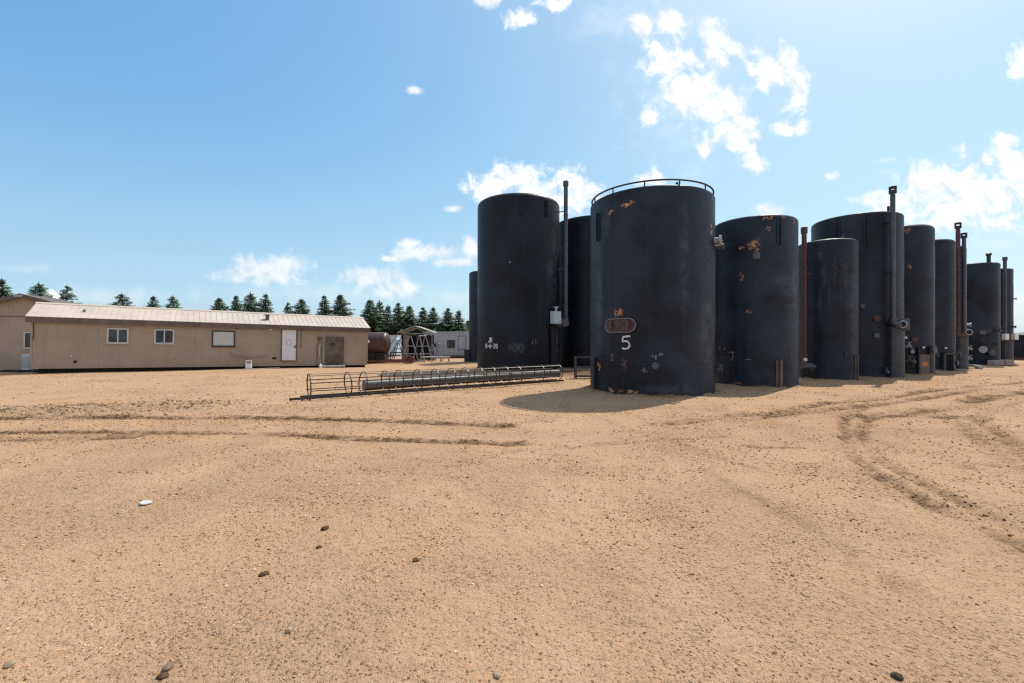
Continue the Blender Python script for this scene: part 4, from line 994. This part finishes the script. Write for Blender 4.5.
for y in (-.3, .3):
    mb = MB(); mb.tube([(-.85, y, 0), (.55, y, 2.2)], .04, 8); mb.build('stringer', M['galv'], lt2)
    mb = MB(); mb.tube([(-.85, y, .9), (.55, y, 3.0)], .025, 8); mb.tube([(-.8, y, .05), (-.8, y, .95)], .025, 8); mb.tube([(.5, y, 2.1), (.5, y, 2.95)], .025, 8); mb.build('handrail', M['galv'], lt2)
for k in range(8):
    mb = MB(); f = (k + .5) / 8; mb.box((-.85 + 1.4 * f, 0, 2.2 * f), (.2, .58, .03)); mb.build('tread', M['midflange'], lt2)
bn = thing('rail_rack', 'low pale rail rack on the sand below the small trestles', 'rack', (-6.75, 40.6, 0), (0, 0, .05))
for y in (-.4, .4):
    mb = MB(); mb.tube([(-1.3, y, .42), (1.2, y, .42)], .04, 8); mb.build('rail', M['white'], bn)
for x in (-1.2, -.4, .4, 1.1):
    mb = MB(); mb.tube([(x, -.4, -.03), (x, -.4, .42)], .03, 8); mb.tube([(x, .4, -.03), (x, .4, .42)], .03, 8); mb.tube([(x, -.4, .38), (x, .4, .38)], .025, 8); mb.build('leg_frame', M['galv'], bn)

gt = thing('grey_trailer', 'pale grey cabin trailer with dark framed window behind the trestles', 'trailer', (-9.6, 49.6, .0))
mb = MB(); mb.box((3.6, 1.4, 1.53), (7.2, 2.8, 2.5)); mb.build('wall', M['greyclad'], gt)
mb = MB(); mb.box((3.6, 1.4, 2.83), (7.36, 2.96, .10)); mb.build('roof', M['blueclad'], gt)
mb = MB(); mb.box((3.6, .1, .13), (7.4, .2, .22)); mb.box((3.6, 2.7, .13), (7.4, .2, .22)); mb.build('skid', M['skidred'], gt)
window(gt, 2.55, 3.38, 1.15, 1.95, M['darkframe'], M['glass'], True, 0.0, .10)
mb = MB(); mb.bbox((4.15, -.02, 1.42), (.75, .05, 1.85), .01); d_ = mb.build('door', M['greyclad'], gt)
mb = MB(); mb.box((3.74, -.02, 1.42), (.05, .06, 1.95)); mb.box((4.56, -.02, 1.42), (.05, .06, 1.95)); mb.box((4.15, -.021, 2.40), (.85, .06, .05)); mb.box((4.15, -.03, .95), (.75, .05, .25)); mb.build('door_frame', M['bluegrey'], d_)
mb = MB(); mb.bbox((5.15, -.03, .78), (.50, .06, .32), .01); mb.build('wall_vent', M['midflange'], gt)
mb = MB()
for k in range(12): mb.box((.3 + k * .6, -.006, 1.53), (.035, .02, 2.48))
mb.build('wall_rib', M['greyclad'], gt)
mb = MB(); mb.bbox((1.05, -.08, 1.55), (.16, .14, .34), .02); mb.tube([(1.25, -.05, 1.2), (1.25, -.05, 1.5)], .09, 8); mb.build('meter_box', M['under'], gt)
bc = thing('blue_container', 'pale blue container showing between the red brown tank and the shed', 'container', (-15.6, 56, 0))
mb = MB(); mb.box((0, 0, 1.35), (3.4, 2.4, 2.3)); mb.build('wall', M['blueclad'], bc)
mb = MB(); mb.box((0, 0, 2.54), (3.5, 2.5, .08)); mb.build('roof', M['greyclad'], bc)
mb = MB(); mb.box((0, 0, .1), (3.2, 2.2, .2)); mb.build('skid', M['under'], bc)

# ------------------------------------------------------------------ spruces
def needle_mat(name, a, b):
    m, t, bs = mat_new(name)
    P = t.node('ShaderNodeTexCoord').outputs['Object']
    n = t.noise(P, 1.1, 4, 0.6)
    rnd = t.node('ShaderNodeObjectInfo').outputs['Random']
    tone = t.node('ShaderNodeAttribute', attribute_name='tone').outputs['Fac']
    c = t.mix(t.math('ADD', t.math('MULTIPLY', n, 0.5), t.math('MULTIPLY', tone, 0.5)), a, b)
    c = t.mix(t.math('MULTIPLY', rnd, 0.4), c, (0.12, 0.125, 0.07))
    t.put(bs.inputs['Base Color'], c); bs.inputs['Roughness'].default_value = 0.7; bs.inputs['Specular IOR Level'].default_value = 0.2
    tl = t.node('ShaderNodeBsdfTranslucent', {'Color': c}); mx = t.node('ShaderNodeMixShader'); mx.inputs[0].default_value = 0.5
    out = [n for n in t.n if n.type == 'OUTPUT_MATERIAL'][0]
    t.l.new(bs.outputs[0], mx.inputs[1]); t.l.new(tl.outputs[0], mx.inputs[2]); t.l.new(mx.outputs[0], out.inputs[0])
    return m
M['needle'] = needle_mat('spruce_needles', (0.09, 0.145, 0.10), (0.22, 0.30, 0.18))
M['bark'] = paint('spruce_bark', (0.10, 0.07, 0.05), 0.9, 0, 0.3, 6)
def crown_mesh(H, spread, seed, open_=0.0):
    rg = random.Random(seed); vs = []; fs = []; tone = []
    z = .3
    def tri(a, b, c, t): o = len(vs); vs.extend((a, b, c)); fs.append((o, o + 1, o + 2)); tone.extend((t, t, t))
    lean = rg.uniform(0, 6.28)
    while z < H - .15:
        f = z / H
        Rz = spread * (1 - f) ** 0.75 * (0.85 + .3 * rg.random()) + .06
        nb = max(4, int(10 * (1 - f) + 4)); a0 = rg.random() * 6.28
        for k in range(nb):
            if rg.random() < .12 + open_: continue
            a = a0 + 6.283 * k / nb + rg.uniform(-.3, .3); L = Rz * rg.uniform(.55, 1.2) * (1 + .12 * math.cos(a - lean))
            d = Vector((math.cos(a), math.sin(a), 0)); s_ = Vector((-d.y, d.x, 0)); droop = rg.uniform(.12, .42) * (1.1 - f)
            t = rg.random()
            m_ = max(3, int(L / .24))
            for j in range(m_):
                q = (j + .5) / m_; c = d * (L * q) + Vector((0, 0, z - droop * L * q + .18 * L * q * q * rg.uniform(.6, 1.3)))
                ww = (.13 + .30 * (1 - abs(q - .45)) * min(1, L / 1.2)) * rg.uniform(.7, 1.2)
                for sg in (-1, 1):
                    tip = c + s_ * sg * ww * 1.35 + d * ww * .9 + Vector((0, 0, -ww * rg.uniform(.15, .8)))
                    tri(c - d * .12, c + d * .16 + Vector((0, 0, .05)), tip, t)
                if rg.random() < .7: tri(c - s_ * .10, c + s_ * .10, c + d * .10 + Vector((rg.uniform(-.08, .08), 0, -.30 * rg.uniform(.6, 1.3))), t * .7)
            e = d * L + Vector((0, 0, z - droop * L + .18 * L)); tri(e - d * .25 + s_ * .08, e - d * .25 - s_ * .08, e + d * .14 + Vector((0, 0, .06)), t)
        z += rg.uniform(.16, .27) * (1.15 - .45 * f)
    for k in range(10):
        a = 6.28 * k / 10; tri(Vector((0, 0, H + .25)), Vector((.10 * math.cos(a), .10 * math.sin(a), H - .4)), Vector((.10 * math.cos(a + .8), .10 * math.sin(a + .8), H - .45)), .6)
    me = bpy.data.meshes.new('crown'); me.from_pydata([tuple(v) for v in vs], [], fs); me.materials.append(M['needle'])
    at = me.attributes.new('tone', 'FLOAT', 'POINT'); at.data.foreach_set('value', tone)
    return me
KINDS = [(10, 3.5, 1, 0), (10, 3.1, 2, 0), (10, 4.0, 3, .12), (10, 2.8, 4, .05), (10, 3.5, 5, .20), (10, 4.0, 6, .02)]
CROWN = [crown_mesh(*k) for k in KINDS]
def trunk_mesh(H):
    mb = MB(); mb.tube([(0, 0, -.1), (0.02, 0, H * .3), (0, .03, H * .65), (0, 0, H)], [.17, .13, .08, .015], 8)
    o = mb.build('trunk', M['bark'], smooth=True); me = o.data; bpy.data.objects.remove(o); return me
TRUNK = trunk_mesh(9.9)
trees = [  # px of the tip, py of the tip, distance, kind, width factor, words
 (2, 277, 62, 0, 1.05, 'tall green spruce at the left edge of the photo above the gabled roof'),
 (39, 281, 62, 2, 1.15, 'brownish spruce tip rising behind the ridge of the gabled building'),
 (67, 284, 60, 4, 1.05, 'thin open spruce tip between the gabled building and the trailer roof'),
 (122, 291.5, 66, 2, 1.15, 'lone wide spruce tip above the left part of the trailer roof'),
 (153, 294.5, 70, 0, 1.0, 'small spruce tip above the trailer, left of a close pair'),
 (173, 294, 70, 2, 1.0, 'ragged spruce tip above the trailer, right of a small one'),
 (219, 296, 72, 5, 1.05, 'broad low spruce, first of the four above the middle of the trailer'),
 (236, 294, 73, 0, .95, 'spruce second of the four above the middle of the trailer'),
 (250.5, 291, 72, 2, 1.0, 'double tipped looking spruce, third of the four above the middle of the trailer'),
 (266, 292, 73, 1, 1.0, 'spruce at the right end of the four above the middle of the trailer'),
 (288, 300.5, 78, 1, .9, 'small spruce tip directly above the white trailer door'),
 (302, 297, 75, 5, 1.1, 'rounded bushy spruce tip just right of the one above the white door'),
 (324, 293.5, 74, 1, 1.0, 'slender spruce left of a dense one near the right end of the trailer'),
 (340, 292.5, 74, 5, 1.05, 'dense grey green spruce above the right end of the trailer roof'),
 (370, 298, 76, 5, 1.0, 'spruce tall behind the right gable corner of the trailer'),
 (379.5, 299, 78, 3, 1.0, 'thin spruce above the red brown tank'),
 (388, 303.5, 79, 3, 1.0, 'short thin spruce just right of the one above the red brown tank'),
 (398, 301, 77, 1, 1.0, 'dark spruce rising left of the shed roof'),
 (409.5, 304, 78, 5, .95, 'spruce standing directly behind the shed roof peak'),
 (423, 305.5, 79, 1, 1.0, 'spruce just right of the shed roof, above the left end of the grey trailer'),
 (433.5, 306, 78, 0, 1.05, 'broad spruce above the grey trailer, left of its window'),
 (448, 306.5, 78, 1, 1.1, 'spruce right of the grey trailer window, first of the last two'),
 (459, 308.5, 79, 3, 1.15, 'last tall spruce before the row of black tanks'),
 (468, 319, 82, 5, .9, 'small spruce beside the edge of the far short tank'),
 (413, 320, 84, 5, 1.0, 'low dark spruce filling the gap behind the shed roof'),
 (441, 321, 84, 2, 1.1, 'low spruce filling the gap above the grey trailer roof'),
]
for (px, py, Y, kd, wf, lb) in trees:
    H = 1.8 + (341 - py) * Y / 455; x = (px - 512) * Y / 455; s_ = H / 10.15
    o = thing('spruce_tree', lb, 'tree', (x, Y, 0), (0, 0, random.uniform(0, 6.28)), 'spruces standing along the far side of the yard')
    wf *= 1.18 if px > 360 else 1.0
    o.scale = (s_ * wf * random.uniform(.92, 1.1), s_ * wf, s_)
    a = bpy.data.objects.new('trunk', TRUNK); COL.objects.link(a); a.parent = o
    a = bpy.data.objects.new('crown', CROWN[kd]); COL.objects.link(a); a.parent = o

# ------------------------------------------------------------------ stones and litter
ico_v = []
ph = (1 + 5 ** .5) / 2
for a, b in ((-1, ph), (1, ph), (-1, -ph), (1, -ph)): ico_v.append((a, b, 0))
for a, b in ((-1, ph), (1, ph), (-1, -ph), (1, -ph)): ico_v.append((0, a, b))
for a, b in ((-1, ph), (1, ph), (-1, -ph), (1, -ph)): ico_v.append((b, 0, a))
ICO = np.array(ico_v); ICO /= np.linalg.norm(ICO[0])
ICF = np.array([(0,11,5),(0,5,1),(0,1,7),(0,7,10),(0,10,11),(1,5,9),(5,11,4),(11,10,2),(10,7,6),(7,1,8),(3,9,4),(3,4,2),(3,2,6),(3,6,8),(3,8,9),(4,9,5),(2,4,11),(6,2,10),(8,6,7),(9,8,1)])
def stone_cloud(name, X, Y, rad, tones, label, cat):
    n = len(X); Z = ground_fields(X[None, :], Y[None, :])[0][0]
    V = ICO[None] * (1 + .30 * rng.standard_normal((n, 12, 1)).clip(-1, 1))
    V = V * np.stack([rng.uniform(.8, 1.35, n), rng.uniform(.7, 1.1, n), rng.uniform(.45, .8, n)], -1)[:, None, :]
    a = rng.uniform(0, 6.28, n); ca, sa = np.cos(a)[:, None], np.sin(a)[:, None]
    V = np.stack([V[..., 0] * ca - V[..., 1] * sa, V[..., 0] * sa + V[..., 1] * ca, V[..., 2]], -1) * rad[:, None, None]
    V += np.stack([X, Y, Z + rad * .22], -1)[:, None, :]
    F = (ICF[None] + (np.arange(n) * 12)[:, None, None]).reshape(-1, 3).astype(np.int32)
    me = bpy.data.meshes.new(name); me.vertices.add(n * 12); me.vertices.foreach_set('co', V.reshape(-1).astype(np.float32))
    me.loops.add(F.size); me.loops.foreach_set('vertex_index', F.ravel())
    me.polygons.add(len(F)); me.polygons.foreach_set('loop_start', np.arange(0, F.size, 3, dtype=np.int32)); me.update(calc_edges=True)
    at = me.attributes.new('tone', 'FLOAT_COLOR', 'POINT'); c = np.ones((n, 12, 4), np.float32); c[..., :3] = tones[:, None, :]; at.data.foreach_set('color', c.ravel())
    me.materials.append(M['pebble']); o = bpy.data.objects.new(name, me); COL.objects.link(o); tag(o, label, cat, kind='stuff')
def palette(n, cols, w):
    k = rng.choice(len(cols), n, p=np.array(w) / sum(w)); return np.array(cols)[k] * rng.uniform(.75, 1.25, (n, 1))
PX, PY, PR = [], [], []
for y0, y1, dens, r0, r1 in ((1.9, 3.2, 2600, .0022, .009), (3.2, 5, 1500, .003, .012), (5, 8, 700, .0045, .017), (8, 13, 230, .007, .024), (13, 24, 36, .011, .036)):
    hwid = 1.22 * y1 + 1.2; n = int(dens * (y1 - y0) * hwid * 2)
    x = rng.uniform(-hwid, hwid, n); y = rng.uniform(y0, y1, n)
    dn = np.clip(.38 + .9 * fbm(x / 1.7, y / 1.7, 57, 4) + 1.5 * fbm(x / .35, y / .35, 61, 2) + .9 * fbm(x / .8, y / .8, 63, 2), .05, 1); k = rng.random(n) < dn
    r = r0 + (r1 - r0) * rng.random(n) ** 5
    PX.append(x[k]); PY.append(y[k]); PR.append(r[k])
PX, PY, PR = map(np.concatenate, (PX, PY, PR))
stone_cloud('gravel', PX, PY, PR, palette(len(PX), [(.50, .29, .145), (.58, .37, .195), (.36, .20, .092), (.68, .49, .31), (.16, .088, .043), (.44, .29, .17)], [8, 4, 4, 1.3, 1.8, 1]),
            'loose gravel scattered over the sandy yard', 'gravel')
HX, HY, HR = [], [], []
for (hx, hy, sx, sy, hh) in HEAPS:
    n = 420; HX.append(hx + sx * .55 * rng.standard_normal(n)); HY.append(hy + sy * .5 * rng.standard_normal(n)); HR.append(.010 + .030 * rng.random(n) ** 3)
HX, HY, HR = map(np.concatenate, (HX, HY, HR))
stone_cloud('gravel_heap', HX, HY, HR, palette(len(HX), [(.36, .26, .165), (.24, .17, .11), (.44, .34, .24), (.30, .19, .10)], [3, 3, 1, 3]), 'low grey gravel heaps spread along the far side of the left ruts', 'gravel')
CX, CY, CR = [], [], []
for pts, w, d, q in RUTS:
    L = sum(math.hypot(b[0] - a[0], b[1] - a[1]) for a, b in zip(pts[:-1], pts[1:])); n = int(min(600, L * 40 * max(q, .3)))
    P_ = np.array(pts); i = rng.integers(0, len(P_) - 1, n); t_ = rng.random((n, 1)); c = P_[i] * (1 - t_) + P_[i + 1] * t_ + rng.standard_normal((n, 2)) * w * .55
    CX.append(c[:, 0]); CY.append(c[:, 1]); CR.append((.005 + .014 * rng.random(n) ** 3) * (0.5 if c[:, 1].mean() < 6 else 1))
CX, CY, CR = map(np.concatenate, (CX, CY, CR))
stone_cloud('earth_clods', CX, CY, CR, palette(len(CX), [(.19, .105, .052), (.26, .155, .08), (.15, .085, .045), (.36, .22, .115)], [3, 3, 1.5, 4]), 'moist brown earth clods thrown up along the wheel ruts', 'earth')
def one_stone(label, px, py, rad, col, flat=.6, seed=0):
    import bmesh
    x, y = G(px, py); rg = random.Random(seed)
    bm = bmesh.new(); bmesh.ops.create_icosphere(bm, subdivisions=3, radius=1)
    off = Vector((rg.uniform(0, 9), rg.uniform(0, 9), 0))
    from mathutils import noise as mn
    for v in bm.verts:
        k = 1 + .32 * mn.noise(v.co * 1.1 + off) + .10 * mn.noise(v.co * 3 + off); v.co = Vector((v.co.x * 1.2, v.co.y * .9, v.co.z * flat)) * k * rad
    me = bpy.data.meshes.new('stone'); bm.to_mesh(me); bm.free(); me.polygons.foreach_set('use_smooth', [True] * len(me.polygons))
    me.materials.append(paint('stone_surface', col, .95, 0, .35, 40, tuple(c * .55 for c in col), .6, .6, .05))
    o = bpy.data.objects.new('stone', me); COL.objects.link(o); o.location = (x, y, gz(x, y) + rad * flat * .45); o.rotation_euler = (0, 0, rg.uniform(0, 6)); tag(o, label, 'stone', 'larger loose stones on the sand')
one_stone('rounded grey stone near the bottom left, above a dark one', 168, 668, .027, (.27, .20, .14), .7, 1)
one_stone('dark brown stone at the bottom edge below the rounded grey one', 163, 677, .024, (.15, .09, .05), .6, 2)
one_stone('flat pale stone at the bottom left corner', 10, 666, .026, (.40, .30, .20), .45, 3)
one_stone('small cream stone right of the rounded grey one', 289, 632, .020, (.52, .41, .28), .8, 4)
one_stone('flat pale pinkish stone pressed into sand at bottom centre left', 324, 672, .028, (.48, .34, .20), .25, 5)
one_stone('charcoal stone on sand at the bottom right', 897, 677, .024, (.10, .08, .06), .75, 6)
one_stone('dark brown lump in the left middle of the sand', 325, 531, .030, (.13, .07, .035), .7, 7)
one_stone('dark clod below the middle of the left sand, nearest the dark brown lump', 319, 548, .022, (.15, .09, .055), .7, 8)
one_stone('dark wet clod left of centre above the cream stone', 264, 575, .030, (.12, .075, .045), .5, 9)
one_stone('brown stone right of the left middle dark clods', 416, 561, .024, (.17, .11, .07), .7, 10)
one_stone('pale stone near the bottom centre edge', 497, 677, .019, (.44, .34, .24), .6, 11)
one_stone('flat pale stone in the right foreground below the centre', 806, 594, .026, (.46, .34, .21), .3, 12)
x, y = G(146, 505)
lid = thing('plastic_disc', 'white plastic disc lying alone on the sand at left', 'disc', (x, y, gz(x, y) + .012), (.10, .05, .3))
mb = MB(); mb.lathe([(.045, 0), (.054, .003), (.055, .009), (.048, .012), (.02, .010)], 28); mb.build('disc', M['white'], lid, smooth=True)
mb = MB(); mb.tube([(.05 * math.cos(a), .05 * math.sin(a), .011) for a in np.linspace(0, 2 * math.pi, 28, endpoint=False)], .005, 6, closed=True); mb.build('rim', M['white'], lid, smooth=True)
